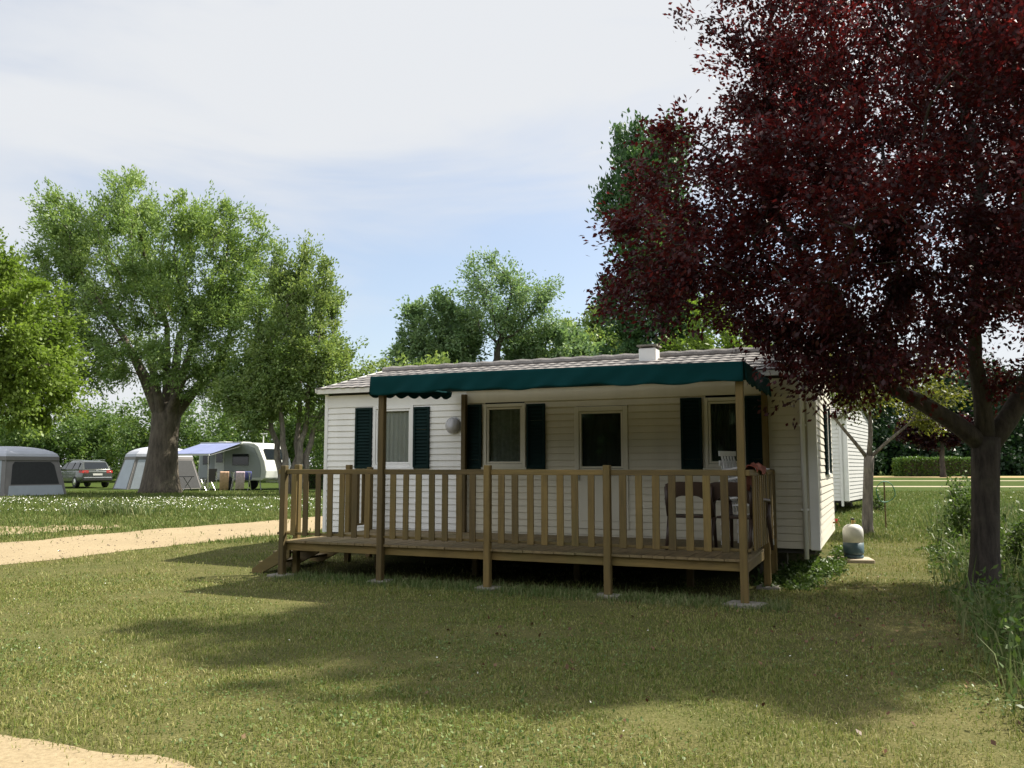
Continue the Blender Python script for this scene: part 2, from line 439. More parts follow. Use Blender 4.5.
class MB:
    """collects shapes for ONE mesh object"""
    def __init__(self):
        self.v = []; self.f = []
    def add(self, vs, fs):
        n = len(self.v)
        self.v += [tuple(p) for p in vs]
        self.f += [tuple(i + n for i in f) for f in fs]
        return self
    def box(self, c, s, rot=None):
        hx, hy, hz = s[0] / 2, s[1] / 2, s[2] / 2
        vs = [Vector((x, y, z)) for x in (-hx, hx) for y in (-hy, hy) for z in (-hz, hz)]
        if rot is not None:
            vs = [rot @ p for p in vs]
        vs = [p + Vector(c) for p in vs]
        return self.add(vs, [(0, 1, 3, 2), (4, 6, 7, 5), (0, 4, 5, 1), (2, 3, 7, 6), (0, 2, 6, 4), (1, 5, 7, 3)])
    def bx(self, x0, x1, y0, y1, z0, z1):
        return self.box(((x0 + x1) / 2, (y0 + y1) / 2, (z0 + z1) / 2), (x1 - x0, y1 - y0, z1 - z0))
    def bar(self, a, b, w, h):
        a = Vector(a); b = Vector(b); d = b - a
        q = d.to_track_quat('Y', 'Z').to_matrix()
        return self.box((a + b) / 2, (w, d.length, h), q)
    def tube(self, pts, rad, n=8, cap=True):
        pts = [Vector(p) for p in pts]
        if not isinstance(rad, (list, tuple)): rad = [rad] * len(pts)
        rings = []
        t0 = (pts[1] - pts[0]).normalized()
        a = t0.orthogonal().normalized()
        for i, p in enumerate(pts):
            t = (pts[min(i + 1, len(pts) - 1)] - pts[max(i - 1, 0)]).normalized()
            a = (a - t * a.dot(t)).normalized()
            b = t.cross(a)
            rings.append([p + (a * math.cos(2 * math.pi * k / n) + b * math.sin(2 * math.pi * k / n)) * rad[i] for k in range(n)])
        vs = [p for r_ in rings for p in r_]
        fs = []
        for i in range(len(pts) - 1):
            for k in range(n):
                k2 = (k + 1) % n
                fs.append((i * n + k, i * n + k2, (i + 1) * n + k2, (i + 1) * n + k))
        if cap:
            fs.append(tuple(range(n))[::-1]); fs.append(tuple(range((len(pts) - 1) * n, len(pts) * n)))
        return self.add(vs, fs)
    def lathe(self, prof, n=24, c=(0, 0, 0), axis='Z'):
        vs = []; fs = []
        for (r_, z) in prof:
            for k in range(n):
                a = 2 * math.pi * k / n
                p = (r_ * math.cos(a), r_ * math.sin(a), z)
                if axis == 'Y': p = (p[0], p[2], p[1])
                vs.append((p[0] + c[0], p[1] + c[1], p[2] + c[2]))
        for i in range(len(prof) - 1):
            for k in range(n):
                k2 = (k + 1) % n
                fs.append((i * n + k, i * n + k2, (i + 1) * n + k2, (i + 1) * n + k))
        fs.append(tuple(range(n))[::-1]); fs.append(tuple(range((len(prof) - 1) * n, len(prof) * n)))
        return self.add(vs, fs)
    def prism(self, poly, a0, a1, axis='X'):
        """poly of 2-D points extruded along an axis"""
        def P(p, a):
            return (a, p[0], p[1]) if axis == 'X' else (p[0], a, p[1]) if axis == 'Y' else (p[0], p[1], a)
        n = len(poly)
        vs = [P(p, a0) for p in poly] + [P(p, a1) for p in poly]
        fs = [tuple(range(n))[::-1], tuple(range(n, 2 * n))] + [(i, (i + 1) % n, n + (i + 1) % n, n + i) for i in range(n)]
        return self.add(vs, fs)
    def build(self, name, m, parent=None, bevel=0.0, smooth=False, solid=0.0, seg=1):
        me = bpy.data.meshes.new(name)
        me.from_pydata(self.v, [], self.f)
        bm = bmesh.new(); bm.from_mesh(me)
        bmesh.ops.recalc_face_normals(bm, faces=bm.faces)
        bm.to_mesh(me); bm.free()
        if smooth:
            me.polygons.foreach_set('use_smooth', [True] * len(me.polygons))
        me.materials.append(m)
        o = bpy.data.objects.new(name, me)
        COL.objects.link(o)
        if parent is not None: o.parent = parent
        if solid:
            md = o.modifiers.new('solid', 'SOLIDIFY'); md.thickness = solid; md.offset = 0
        if bevel:
            md = o.modifiers.new('bevel', 'BEVEL'); md.width = bevel; md.segments = seg; md.limit_method = 'ANGLE'
        return o

def np_mesh(name, V, F, m, rnd=None, parent=None, smooth=False):
    """V (n,3), F (m,k) with constant k"""
    V = np.asarray(V, np.float32); F = np.asarray(F, np.int32)
    me = bpy.data.meshes.new(name)
    me.vertices.add(len(V)); me.vertices.foreach_set('co', V.ravel())
    k = F.shape[1]
    me.loops.add(F.size); me.loops.foreach_set('vertex_index', F.ravel())
    me.polygons.add(len(F))
    me.polygons.foreach_set('loop_start', np.arange(0, F.size, k, dtype=np.int32))
    try:
        me.polygons.foreach_set('loop_total', np.full(len(F), k, np.int32))
    except Exception:
        pass
    if smooth:
        me.polygons.foreach_set('use_smooth', np.ones(len(F), bool))
    me.update(calc_edges=True)
    if rnd is not None:
        a = me.attributes.new('rnd', 'FLOAT', 'POINT')
        a.data.foreach_set('value', np.asarray(rnd, np.float32))
    me.materials.append(m)
    o = bpy.data.objects.new(name, me)
    COL.objects.link(o)
    if parent is not None: o.parent = parent
    return o

def unit(a):
    return a / np.maximum(np.linalg.norm(a, axis=-1, keepdims=True), 1e-9)

def leaf_mesh(name, P, L, Wd, m, rng, parent=None, up=0.5, droop=0.25, out_from=None, cl=None, along=None):
    """one rhomb of a leaf at every point of P"""
    n = len(P)
    d = rng.normal(size=(n, 3)); d[:, 2] -= droop
    if out_from is not None:
        d += 0.8 * unit(P - np.asarray(out_from))
    if along is not None:
        d = d * .75 + along * 1.3
    d = unit(d)
    nn = rng.normal(size=(n, 3)); nn[:, 2] += up * 2
    s = unit(np.cross(d, nn))
    q = unit(np.cross(s, d))
    l = L * rng.uniform(.65, 1.3, size=(n, 1)); w = Wd * rng.uniform(.7, 1.25, size=(n, 1))
    V = np.empty((n, 4, 3), np.float32)
    V[:, 0] = P - d * l * .5
    V[:, 1] = P + s * w * .5 + q * l * .06
    V[:, 2] = P + d * l * .5
    V[:, 3] = P - s * w * .5 + q * l * .06
    r_ = rng.beta(2.2, 2.6, size=n)
    if cl is not None: r_ = np.clip(.55 * r_ + .45 * cl, 0, 1)
    F = np.arange(n * 4).reshape(n, 4)
    return np_mesh(name, V.reshape(-1, 3), F, m, np.repeat(r_, 4), parent)

def in_lobes(lobes, n, rng, shell=.35):
    """points in a union of ellipsoids, more of them towards the outside"""
    vol = np.array([l[1][0] * l[1][1] * l[1][2] for l in lobes]) ** .8
    k = rng.choice(len(lobes), size=n, p=vol / vol.sum())
    d = unit(rng.normal(size=(n, 3)))
    r_ = rng.uniform(shell ** 2.2, 1, size=(n, 1)) ** (1 / 2.2)
    C = np.array([l[0] for l in lobes])[k]; Rr = np.array([l[1] for l in lobes])[k]
    return C + d * r_ * Rr

def lumpy(lobes, rng, per=7, size=.34):
    """sub-lobes on every lobe's surface, for an uneven outline"""
    out = []
    for c, r_ in lobes:
        out.append((c, tuple(np.array(r_) * .82)))
        for i in range(per):
            d = unit(rng.normal(size=3))
            rr = np.array(r_) * rng.uniform(size * .6, size * 1.25)
            out.append((tuple(np.array(c) + d * np.array(r_) * .80), tuple(rr)))
    return out

def grow(init, par, A, step, kill, rng, maxit=140, bias=(0, 0, .04), jit=.18, live_from=0):
    """space colonisation: branches grow towards the points A"""
    N = [np.array(p, float) for p in init]; PA = list(par); nch = [0] * len(N)
    for p in par:
        if p >= 0: nch[p] += 1
    A = np.asarray(A, float)
    base = np.array(N)[live_from:]
    D = np.linalg.norm(A[:, None, :] - base[None], axis=2)
    near = D.argmin(1) + live_from; dist = D.min(1)
    alive = np.ones(len(A), bool)
    for it in range(maxit):
        idx = np.nonzero(alive)[0]
        if len(idx) < 4: break
        nd = near[idx]
        NP = np.array(N)
        v = unit(A[idx] - NP[nd])
        new = []
        for k in np.unique(nd):
            if nch[k] >= 3: 
                continue
            d = v[nd == k].sum(0)
            d = d / max(np.linalg.norm(d), 1e-6) + rng.normal(size=3) * jit + np.array(bias)
            d /= max(np.linalg.norm(d), 1e-6)
            new.append((NP[k] + d * step, k))
        if not new: break
        st = len(N)
        for p, k in new:
            N.append(p); PA.append(int(k)); nch.append(0); nch[k] += 1
        NP2 = np.array([p for p, _ in new])
        D = np.linalg.norm(A[idx][:, None, :] - NP2[None], axis=2)
        m = D.min(1); am = D.argmin(1) + st
        up = m < dist[idx]
        dist[idx[up]] = m[up]; near[idx[up]] = am[up]
        # a node that cannot branch any more hands its points to nothing
        full = np.array([nch[k] >= 3 for k in near[idx]])
        alive[idx[full & ~up]] = False
        alive[dist < kill] = False
    return np.array(N), PA

def branch_mesh(N, PA, tip=.008, ex=2.25, fixed=None):
    n = len(N)
    ch = [[] for _ in range(n)]
    for i, p in enumerate(PA):
        if p >= 0: ch[p].append(i)
    rad = np.zeros(n)
    for i in range(n - 1, -1, -1):
        rad[i] = tip if not ch[i] else sum(rad[c] ** ex for c in ch[i]) ** (1 / ex)
    if fixed:
        nf = len(fixed)
        tips_ = [i for i in range(nf) if not any(c < nf for c in ch[i])]
        root = max(rad[i] for i in tips_); want = np.mean([fixed[i] for i in tips_])
        k_ = want / root
        for i in range(nf, n):
            rad[i] *= 1 + (k_ - 1) * min(1, rad[i] / root) ** .6
        for i, r_ in enumerate(fixed):
            if r_: rad[i] = r_
    mb = MB()
    stack = [(i, -1) for i in range(n) if PA[i] < 0]
    while stack:
        i, frm = stack.pop()
        pts = []; rr = []
        if frm >= 0:
            pts.append(N[frm]); rr.append(min(rad[frm], rad[i] * 1.35))
        while True:
            pts.append(N[i]); rr.append(rad[i])
            if not ch[i]: break
            c = max(ch[i], key=lambda k: rad[k])
            for o in ch[i]:
                if o != c: stack.append((o, i))
            i = c
        if len(pts) > 1:
            big = max(rr)
            mb.tube(pts, [float(x) for x in rr], 12 if big > .12 else 7 if big > .04 else 4, cap=big > .04)
    return mb, rad

def make_tree(name, label, base, stems, lobes, leafmat, bark, seed, n_att=900, step=.5, kill=.9, n_leaf=30000, L=.2, Wd=.12,
              sig=.3, tip=.012, thr=.05, group=None, fork=None, lumps=6, lsize=.34, shell=.3, droop=.25, ex=2.25, up=.5,
              bias=(0, 0, .04), attract=.5, knobs=None, shoot=.7, lift=.35, limbs=False):
    """stems: list of (points, radii) of the lower trunk(s), in world space"""
    rng = np.random.default_rng(seed)
    t = thing(name, label, 'tree', base, 0, group)
    b = np.array(base)
    lob = lumpy(lobes, rng, lumps, lsize)
    A = in_lobes(lob, n_att, rng, shell)
    init = []; par = []; fixed = []
    tips = []
    for pts, rr in stems:
        for j, (p, r_) in enumerate(zip(pts, rr)):
            par.append(-1 if j == 0 else len(init) - 1)
            init.append(p); fixed.append(r_)
        tips.append(len(init) - 1)
    live = 0
    if limbs: live = len(stems[0][0])
    if len(stems) == 1: live = max(0, len(init) - 2)
    N, PA = grow(init, par, A, step, kill, rng, bias=bias, live_from=live)
    mb, rad = branch_mesh(N, PA, tip, ex, fixed)
    for (kp, kr) in (knobs or []):
        ph = rng.uniform(0, 6, size=4)
        prof = [(kr * math.sin(math.pi * i / 8) * (1 + .12 * math.sin(i * 2.1 + ph[0])) + .001, kp[2] + kr * .9 * -math.cos(math.pi * i / 8)) for i in range(9)]
        mb.lathe(prof, 12, (kp[0], kp[1], 0))
    mb.v = [(p[0] - b[0], p[1] - b[1], p[2] - b[2]) for p in mb.v]
    mb.build('trunk', bark, t, smooth=True)
    thin = np.nonzero(rad < thr)[0]
    thin = thin[thin >= len(init)]
    wgt = rng.gamma(1.6, 1, size=len(thin)); wgt /= wgt.sum()
    nA = int(n_leaf * attract)
    k = rng.choice(len(thin), size=n_leaf - nA, p=wgt)
    clump = rng.uniform(size=len(N))
    def twigs(Q, idx):
        # leaves sit along short shoots that point outwards and up
        n_ = len(Q); cen_ = np.mean([l[0] for l in lobes], axis=0)
        D_ = unit(unit(Q - cen_) * .8 + rng.normal(size=(n_, 3)) * .8 + np.array([0, 0, lift]))
        T_ = rng.uniform(.5, 1.25, size=n_) * shoot
        sub = rng.integers(0, 4, size=len(idx))
        D4 = unit(D_[:, None, :] + rng.normal(size=(n_, 4, 3)) * .55)
        t_ = rng.uniform(-.25, 1, size=len(idx))
        dd = D4[idx, sub]
        return Q[idx] + dd * (t_ * T_[idx])[:, None] + rng.normal(size=(len(idx), 3)) * sig * (.30 + .25 * (1 - t_[:, None])), dd
    P1, d1 = twigs(N, thin[k])
    wa = rng.gamma(1.3, 1, size=len(A)); wa /= wa.sum()
    ka = rng.choice(len(A), size=nA, p=wa)
    ca = rng.uniform(size=len(A))
    P2, d2 = twigs(A, ka)
    AL = np.vstack([d1, d2])
    P = np.vstack([P1, P2]); cl = np.concatenate([clump[thin[k]], ca[ka]])
    ok = P[:, 2] > b[2] + .3
    P = P[ok]; cl = cl[ok]; AL = AL[ok]
    cen = np.mean([l[0] for l in lobes], axis=0)
    leaf_mesh('crown', P - b, L, Wd, leafmat, rng, t, up=up, droop=droop, out_from=cen - b, cl=cl, along=AL)
    return t

def stem_line(a, b, ra, rb, n=6, wob=.05, flare=1.0, seed=0):
    rng = np.random.default_rng(seed)
    a = np.array(a, float); b = np.array(b, float)
    pts = []; rr = []
    for i in range(n):
        f = i / (n - 1)
        p = a + (b - a) * f
        if 0 < i: p[:2] += rng.normal(size=2) * wob * (1 if i < n - 1 else .5)
        r_ = ra + (rb - ra) * f
        if i == 0: r_ *= flare
        pts.append(p); rr.append(r_)
    return pts, rr

# ------------------------------------------------------------------ the setting: ground, paths
def ground_sheet():
    xs = np.concatenate([[-1500, -600, -200], np.arange(-100, 121, 4.0), [250, 600, 1500]])
    ys = np.concatenate([[-900, -200, -40], np.arange(-12, 13.1, 1.0), np.arange(14, 31, 1.0), np.arange(32, 49, 2), np.arange(51, 76, 3.0), [90, 110, 150, 250, 600, 1800]])
    X, Y = np.meshgrid(xs, ys)
    Z = np.interp(Y, KY, KZ)
    V = np.stack([X, Y, Z], -1).reshape(-1, 3)
    nx = len(xs); ny = len(ys)
    i, j = np.meshgrid(np.arange(nx - 1), np.arange(ny - 1))
    a = (j * nx + i).ravel()
    F = np.stack([a, a + 1, a + nx + 1, a + nx], -1)
    o = np_mesh('ground', V, F, M['ground'])
    return tag(o, kind='structure')
ground_sheet()

def ribbon(name, left, right, m, lift=.006, n=90, rough=.10, seed=1, kind='structure'):
    """a strip of ground between two edge lines, with a ragged edge, draped on the ground"""
    rng = np.random.default_rng(seed)
    def resample(L):
        L = np.array(L, float)
        s = np.concatenate([[0], np.cumsum(np.linalg.norm(np.diff(L, axis=0), axis=1))])
        t = np.linspace(0, s[-1], n)
        # smooth the corners
        x = np.interp(t, s, L[:, 0]); y = np.interp(t, s, L[:, 1])
        k = np.ones(9) / 9
        xp = np.convolve(np.pad(x, 4, 'edge'), k, 'valid'); yp = np.convolve(np.pad(y, 4, 'edge'), k, 'valid')
        return np.stack([xp, yp], -1)
    A = resample(left); B = resample(right)
    jit = lambda: np.convolve(rng.normal(size=n + 4), np.ones(3) / 3, 'same')[2:-2, None] * rough
    dirn = unit(B - A)
    A = A + dirn * jit(); B = B + dirn * jit()
    m_ = 14
    V = []
    for k in range(m_ + 1):
        P = A + (B - A) * k / m_
        V.append(np.column_stack([P, np.interp(P[:, 1], KY, KZ) + lift]))
    V = np.array(V)                      # (m_+1, n, 3)
    idx = np.arange((m_ + 1) * n).reshape(m_ + 1, n)
    F = np.stack([idx[:-1, :-1], idx[1:, :-1], idx[1:, 1:], idx[:-1, 1:]], -1).reshape(-1, 4)
    o = np_mesh(name, V.reshape(-1, 3), F, m)
    tag(o, kind=kind)
    return o, np.vstack([A, B[::-1]])
PATHS = []
o, pg = ribbon('sandy_path', [(-30, 4.5), (-17, 11.5), (-10.12, 16.95), (-8.44, 19.6), (-6.14, 22.4), (-2.5, 26.5), (2, 31), (3.5, 35), (3.6, 42)],
               [(-27, -1), (-14.5, 7.5), (-8.18, 13.6), (-6.85, 16.15), (-5.08, 18.74), (-1.3, 22.6), (3.5, 27.0), (6.2, 32), (6.5, 42)], M['sand'], rough=.16, n=160)
PATHS.append(pg)
o, pg = ribbon('sandy_track', [(-14, 8.4), (-8, 6.4), (-3.04, 5.22), (-2.34, 4.97), (-1.73, 4.72), (-.8, 4.1), (1.5, 2.6), (6, 0)],
               [(-15, 4), (-9, 3), (-4, 2), (-2.5, 1.6), (-1.5, 1.2), (-.6, .8), (1, 0), (5, -3)], M['sand'], rough=.06, seed=5, n=160)
PATHS.append(pg)
o, pg = ribbon('bare_patch', [(-13.5, 20.6), (-11.8, 20.4), (-9.6, 21.0)], [(-13.5, 18.3), (-11.2, 18.2), (-9.3, 20.5)], M['sand'], lift=.004, rough=.35, seed=8, n=60)
PATHS.append(pg)
M['pale_gravel'] = mat_plain('pale_gravel', (.30, .26, .17), .95, .15, 1.0)
M['dry_grass'] = mat_plain('dry_grass', (.32, .23, .10), .95, .2, .6)
ribbon('gravel_road', [(12, 53), (40, 52.2), (120, 51)], [(12, 51), (40, 50.4), (120, 49.2)], M['pale_gravel'], rough=.12, seed=3)
ribbon('gravel_path', [(14, 68.5), (50, 67.5), (130, 66)], [(14, 66.5), (50, 65.5), (130, 64)], M['pale_gravel'], rough=.2, seed=4)
ribbon('dry_verge', [(15, 96), (60, 95), (150, 93)], [(15, 82), (60, 80), (150, 79)], M['dry_grass'], rough=.5, seed=6)

# ------------------------------------------------------------------ the mobile home
def blocked(ops, a, z):
    return any(o[0] <= a <= o[1] and o[2] <= z <= o[3] for o in ops)

def siding(mb, P, a0, a1, z0, z1, ops, pitch=.1085, lip=.019, limit=None):
    """lap siding: every plank leans out at its foot; real holes at the openings"""
    n = int(round((z1 - z0) / pitch)); ph = (z1 - z0) / n
    for i in range(n):
        lo = z0 + i * ph; hi = lo + ph; mid = (lo + hi) / 2
        s, e = a0, a1
        if limit: s, e = limit(mid, s, e)
        if e - s < .02: continue
        cuts = [s]
        for o in sorted(ops):
            if o[2] - ph * .5 < mid < o[3] + ph * .5 and o[2] < mid < o[3]:
                cuts += [max(s, o[0]), min(e, o[1])]
        cuts.append(e)
        for k in range(0, len(cuts), 2):
            x0, x1 = cuts[k], cuts[k + 1]
            if x1 - x0 < .005: continue
            mb.add([P(x0, lo, lip), P(x1, lo, lip), P(x1, hi - .016, .005), P(x0, hi - .016, .005), P(x0, lo, 0), P(x1, lo, 0), P(x0, hi, 0), P(x1, hi, 0)],
                   [(0, 1, 3, 2)[:1] + (1, 2, 3), (4, 5, 1, 0), (3, 2, 7, 6)])

def window(parent, P, a0, a1, z0, z1, curtain, fr=.055, door=False, trim=None):
    """frame (parent) with pane and curtain as its pieces; P(a, z, out)"""
    mb = MB()
    def bar(b0, b1, y0, y1, o0=-.05, o1=.030):
        mb.add([P(b0, y0, o0), P(b1, y0, o0), P(b1, y1, o0), P(b0, y1, o0), P(b0, y0, o1), P(b1, y0, o1), P(b1, y1, o1), P(b0, y1, o1)],
               [(0, 1, 2, 3), (4, 5, 6, 7), (0, 1, 5, 4), (1, 2, 6, 5), (2, 3, 7, 6), (3, 0, 4, 7)])
    bar(a0, a0 + fr, z0, z1); bar(a1 - fr, a1, z0, z1)
    bar(a0 + fr, a1 - fr, z1 - fr, z1); bar(a0 + fr, a1 - fr, z0, z0 + fr)
    # inner sash
    s = fr + .004; w = .034
    bar(a0 + s, a0 + s + w, z0 + s, z1 - s, -.04, .018); bar(a1 - s - w, a1 - s, z0 + s, z1 - s, -.04, .018)
    bar(a0 + s + w, a1 - s - w, z1 - s - w, z1 - s, -.04, .018); bar(a0 + s + w, a1 - s - w, z0 + s, z0 + s + w, -.04, .018)
    if not door: bar(a0 - .03, a1 + .03, z0 - .035, z0 - .002, -.02, .055)
    f = mb.build('window', trim or M['trim'], parent, bevel=.004)
    g = MB(); i = s + w - .004
    g.add([P(a0 + i, z0 + i, -.012), P(a1 - i, z0 + i, -.012), P(a1 - i, z1 - i, -.012), P(a0 + i, z1 - i, -.012)], [(0, 1, 2, 3)])
    g.build('pane', M['glass'], f, solid=.004)
    if curtain:
        c = MB(); n = 60; vs = []
        for k in range(n + 1):
            a = a0 + i + (a1 - a0 - 2 * i) * k / n
            amp = 1.0 if curtain is M['curtain'] else .22
            o_ = -.065 + amp * (.018 * math.sin(k * .8 + .6 * math.sin(k * .35)) + .006 * math.sin(k * 2.2))
            vs += [P(a, z0 + i * .7, o_), P(a, z1 - i * .7, o_)]
        c.add(vs, [(2 * k, 2 * k + 2, 2 * k + 3, 2 * k + 1) for k in range(n)])
        c.build('curtain', curtain, f, smooth=True)
    return f

def shutter(parent, P, a0, a1, z0, z1):
    mb = MB()
    def bar(b0, b1, y0, y1, o0, o1):
        mb.add([P(b0, y0, o0), P(b1, y0, o0), P(b1, y1, o0), P(b0, y1, o0), P(b0, y0, o1), P(b1, y0, o1), P(b1, y1, o1), P(b0, y1, o1)],
               [(0, 1, 2, 3), (4, 5, 6, 7), (0, 1, 5, 4), (1, 2, 6, 5), (2, 3, 7, 6), (3, 0, 4, 7)])
    fw = .04
    bar(a0, a0 + fw, z0, z1, .014, .05); bar(a1 - fw, a1, z0, z1, .014, .05)
    bar(a0 + fw, a1 - fw, z0, z0 + fw, .014, .05); bar(a0 + fw, a1 - fw, z1 - fw, z1, .014, .05)
    n = int((z1 - z0 - 2 * fw) / .055); ph = (z1 - z0 - 2 * fw) / n
    for i in range(n):
        lo = z0 + fw + i * ph; hi = lo + ph
        mb.add([P(a0 + fw, lo, .044), P(a1 - fw, lo, .044), P(a1 - fw, hi, .018), P(a0 + fw, hi, .018), P(a0 + fw, lo, .015), P(a1 - fw, lo, .015)],
               [(0, 1, 2, 3), (4, 5, 1, 0)])
    return mb.build('shutter', M['shutter'], parent)

def mobile_home(label, loc, rz, xl, xr, depth, zb, ze, zr, fronts, shut, doors, sides, sshut, sidemat, overhang=.09, split=None):
    h = thing('mobile_home', label, 'mobile home', loc, rz)
    Pf = lambda a, z, o: (a, -o, z)
    Pr = lambda a, z, o: (xr + o, a, z)
    Pl = lambda a, z, o: (xl - o, depth - a, z)
    Pb = lambda a, z, o: (a, depth + o, z)
    band = .27
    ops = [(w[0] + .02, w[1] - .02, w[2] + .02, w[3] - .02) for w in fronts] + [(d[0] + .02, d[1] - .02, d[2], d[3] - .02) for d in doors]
    for (s0, s1, ms) in (((xl + .06, split, M['siding']), (split, xr - .06, M['siding_shade'])) if split is not None else ((xl + .06, xr - .06, M['siding']),)):  # beyond the split the wall colour has the awning's shade painted in
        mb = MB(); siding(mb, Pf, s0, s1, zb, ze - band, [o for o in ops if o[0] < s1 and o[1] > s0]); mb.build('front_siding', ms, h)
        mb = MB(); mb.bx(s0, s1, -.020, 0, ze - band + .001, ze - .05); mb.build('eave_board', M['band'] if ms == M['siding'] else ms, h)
    sl = (zr - ze) / (depth / 2)
    def gab(mid, s, e):
        if mid < ze: return s, e
        k = (mid - ze) / sl
        return s + k, e - k
    for P, nm in ((Pr, 'end_siding'), (Pl, 'end_siding')):
        mb = MB()
        o_ = [(w[0] + .02, w[1] - .02, w[2] + .02, w[3] - .02) for w in sides] if P is Pr else []
        siding(mb, P, .05, depth - .05, zb, zr - .06, o_, limit=gab)
        mb.build(nm, sidemat, h)
    mb = MB(); siding(mb, Pb, xl + .06, xr - .06, zb, ze, []); mb.build('back_siding', M['siding'], h)
    # inner walls, so that the openings look into a dark room
    t = .12
    mb = MB()
    mb.bx(xl + .06, xr - .06, .06, depth - .06, zb - .07, zb - .002)
    mb.build('chassis', M['inside'], h)
    mb = MB(); mb.bx(xl + .1, xr - .1, 1.6, 1.66, zb + .001, ze - .05); mb.build('partition', M['inside'], h)
    mb = MB(); mb.bx(xl + .02, xr - .02, .02, depth - .02, ze - .045, ze - .02); mb.build('ceiling_board', M['inside'], h)
    # smooth board under the eaves and corner trims
    for (x, s) in ((xl, 1), (xr, -1)):
        mb = MB()
        if s > 0: mb.bx(x - .016, x + .06, -.022, .05, zb - .015, ze - .02)
        else: mb.bx(x - .11, x + .018, -.026, .05, zb - .015, ze - .02)
        mb.build('corner_trim', M['trim'], h, bevel=.008)
        mb = MB(); mb.bx(x - .016 if s > 0 else x - .06, x + .06 if s > 0 else x + .016, depth - .05, depth + .022, zb - .015, ze - .02); mb.build('corner_trim', M['trim'], h, bevel=.006)
    # support blocks
    for x in np.linspace(xl + .7, xr - .7, 5):
        for y in (.7, depth - .7):
            mb = MB(); mb.bx(x - .2, x + .2, y - .1, y + .1, -.1, zb - .075); mb.build('support_block', M['concrete'], h)
    ct_ = lambda a: M['trim_shade'] if split is not None and a > split else M['trim']  # frames beyond the split get the trim with shade in its colour
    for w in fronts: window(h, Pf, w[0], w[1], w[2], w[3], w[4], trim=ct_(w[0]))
    for d in doors:
        # door: leaf with a tall glazed upper half and a solid lower panel
        mid = 1.52
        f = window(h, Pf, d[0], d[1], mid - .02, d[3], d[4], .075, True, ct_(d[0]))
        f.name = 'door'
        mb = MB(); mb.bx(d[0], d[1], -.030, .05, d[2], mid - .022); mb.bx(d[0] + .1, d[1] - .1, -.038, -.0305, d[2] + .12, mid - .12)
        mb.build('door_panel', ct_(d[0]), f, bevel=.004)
        mb = MB(); mb.box((d[0] + .11, -.055, 1.50), (.13, .018, .022)); mb.box((d[0] + .06, -.045, 1.48), (.035, .028, .18))
        mb.build('handle', M['metal'], f, bevel=.003)
    for s in shut: shutter(h, Pf, *s)
    for w in sides: window(h, Pr, w[0], w[1], w[2], w[3], w[4])
    for s in sshut: shutter(h, Pr, *s)
    # gutter and soffit
    mb = MB()
    mb.add([(xl - overhang, -.03, ze - .01), (xl - overhang, -.17, ze - .02), (xl - overhang, -.185, ze + .06), (xl - overhang, -.165, ze + .06), (xl - overhang, -.155, ze + .0), (xl - overhang, -.03, ze + .01),
            (xr + overhang, -.03, ze - .01), (xr + overhang, -.17, ze - .02), (xr + overhang, -.185, ze + .06), (xr + overhang, -.165, ze + .06), (xr + overhang, -.155, ze + .0), (xr + overhang, -.03, ze + .01)],
           [(i, (i + 1) % 6, 6 + (i + 1) % 6, 6 + i) for i in range(6)] + [(0, 1, 2, 3, 4, 5), (6, 7, 8, 9, 10, 11)])
    mb.build('gutter', M['trim'], h)
    # roof: pressed tile sheets, real steps and waves, both slopes
    rf = None
    for sgn in (0, 1):
        nx = int((xr - xl + 2 * overhang) / .05); steps = 7; sub = [(0.0, .030), (.10, .026), (.55, .012), (.985, .0)]
        run = depth / 2 + .20
        prof = []
        for s in range(steps):
            for (fr_, hgt) in sub:
                prof.append(((s + fr_) / steps, hgt))
        prof.append((1.0, 0.0))
        V = np.zeros((len(prof), nx + 1, 3))
        xs = np.linspace(xl - overhang, xr + overhang, nx + 1)
        for r_, (f_, hg) in enumerate(prof):
            y = -.20 + run * f_
            wav = .5 + .5 * np.cos(2 * np.pi * xs / .205)
            wav = np.power(wav, .7)
            row = int(f_ * steps - 1e-6)
            z = ze + .055 + (zr - ze - .03) * f_ + hg * .6 + .012 * wav
            y_ = y - .02 * (hg > .02) * (1 - wav)
            V[r_, :, 0] = xs; V[r_, :, 1] = y_ if sgn == 0 else depth - y_; V[r_, :, 2] = z
        nn = nx + 1
        idx = np.arange(len(prof) * nn).reshape(len(prof), nn)
        F = np.stack([idx[:-1, :-1], idx[:-1, 1:], idx[1:, 1:], idx[1:, :-1]], -1).reshape(-1, 4)
        o = np_mesh('roof', V.reshape(-1, 3), F, M['tile'], None, h)
        md = o.modifiers.new('solid', 'SOLIDIFY'); md.thickness = .012; md.offset = -1
        if rf is None: rf = o
    mb = MB()
    pts = [(xl - overhang - .01 + (xr - xl + 2 * overhang + .02) * i / 42) for i in range(43)]
    mb.tube([(x, depth / 2, zr + .055 + .012 * (i % 2)) for i, x in enumerate(pts)], [.075 if i % 2 else .068 for i in range(43)], 10)
    mb.build('ridge_cap', M['tile'], rf, smooth=False)
    for x in (xl - overhang, xr + overhang):
        mb = MB()
        for sgn in (0, 1):
            a = (x, -.20 if sgn == 0 else depth + .20, ze + .03); b = (x, depth / 2, zr + .02)
            mb.bar(a, b, .025, .07)
        mb.build('barge_board', M['trim'], rf)
    return h, rf

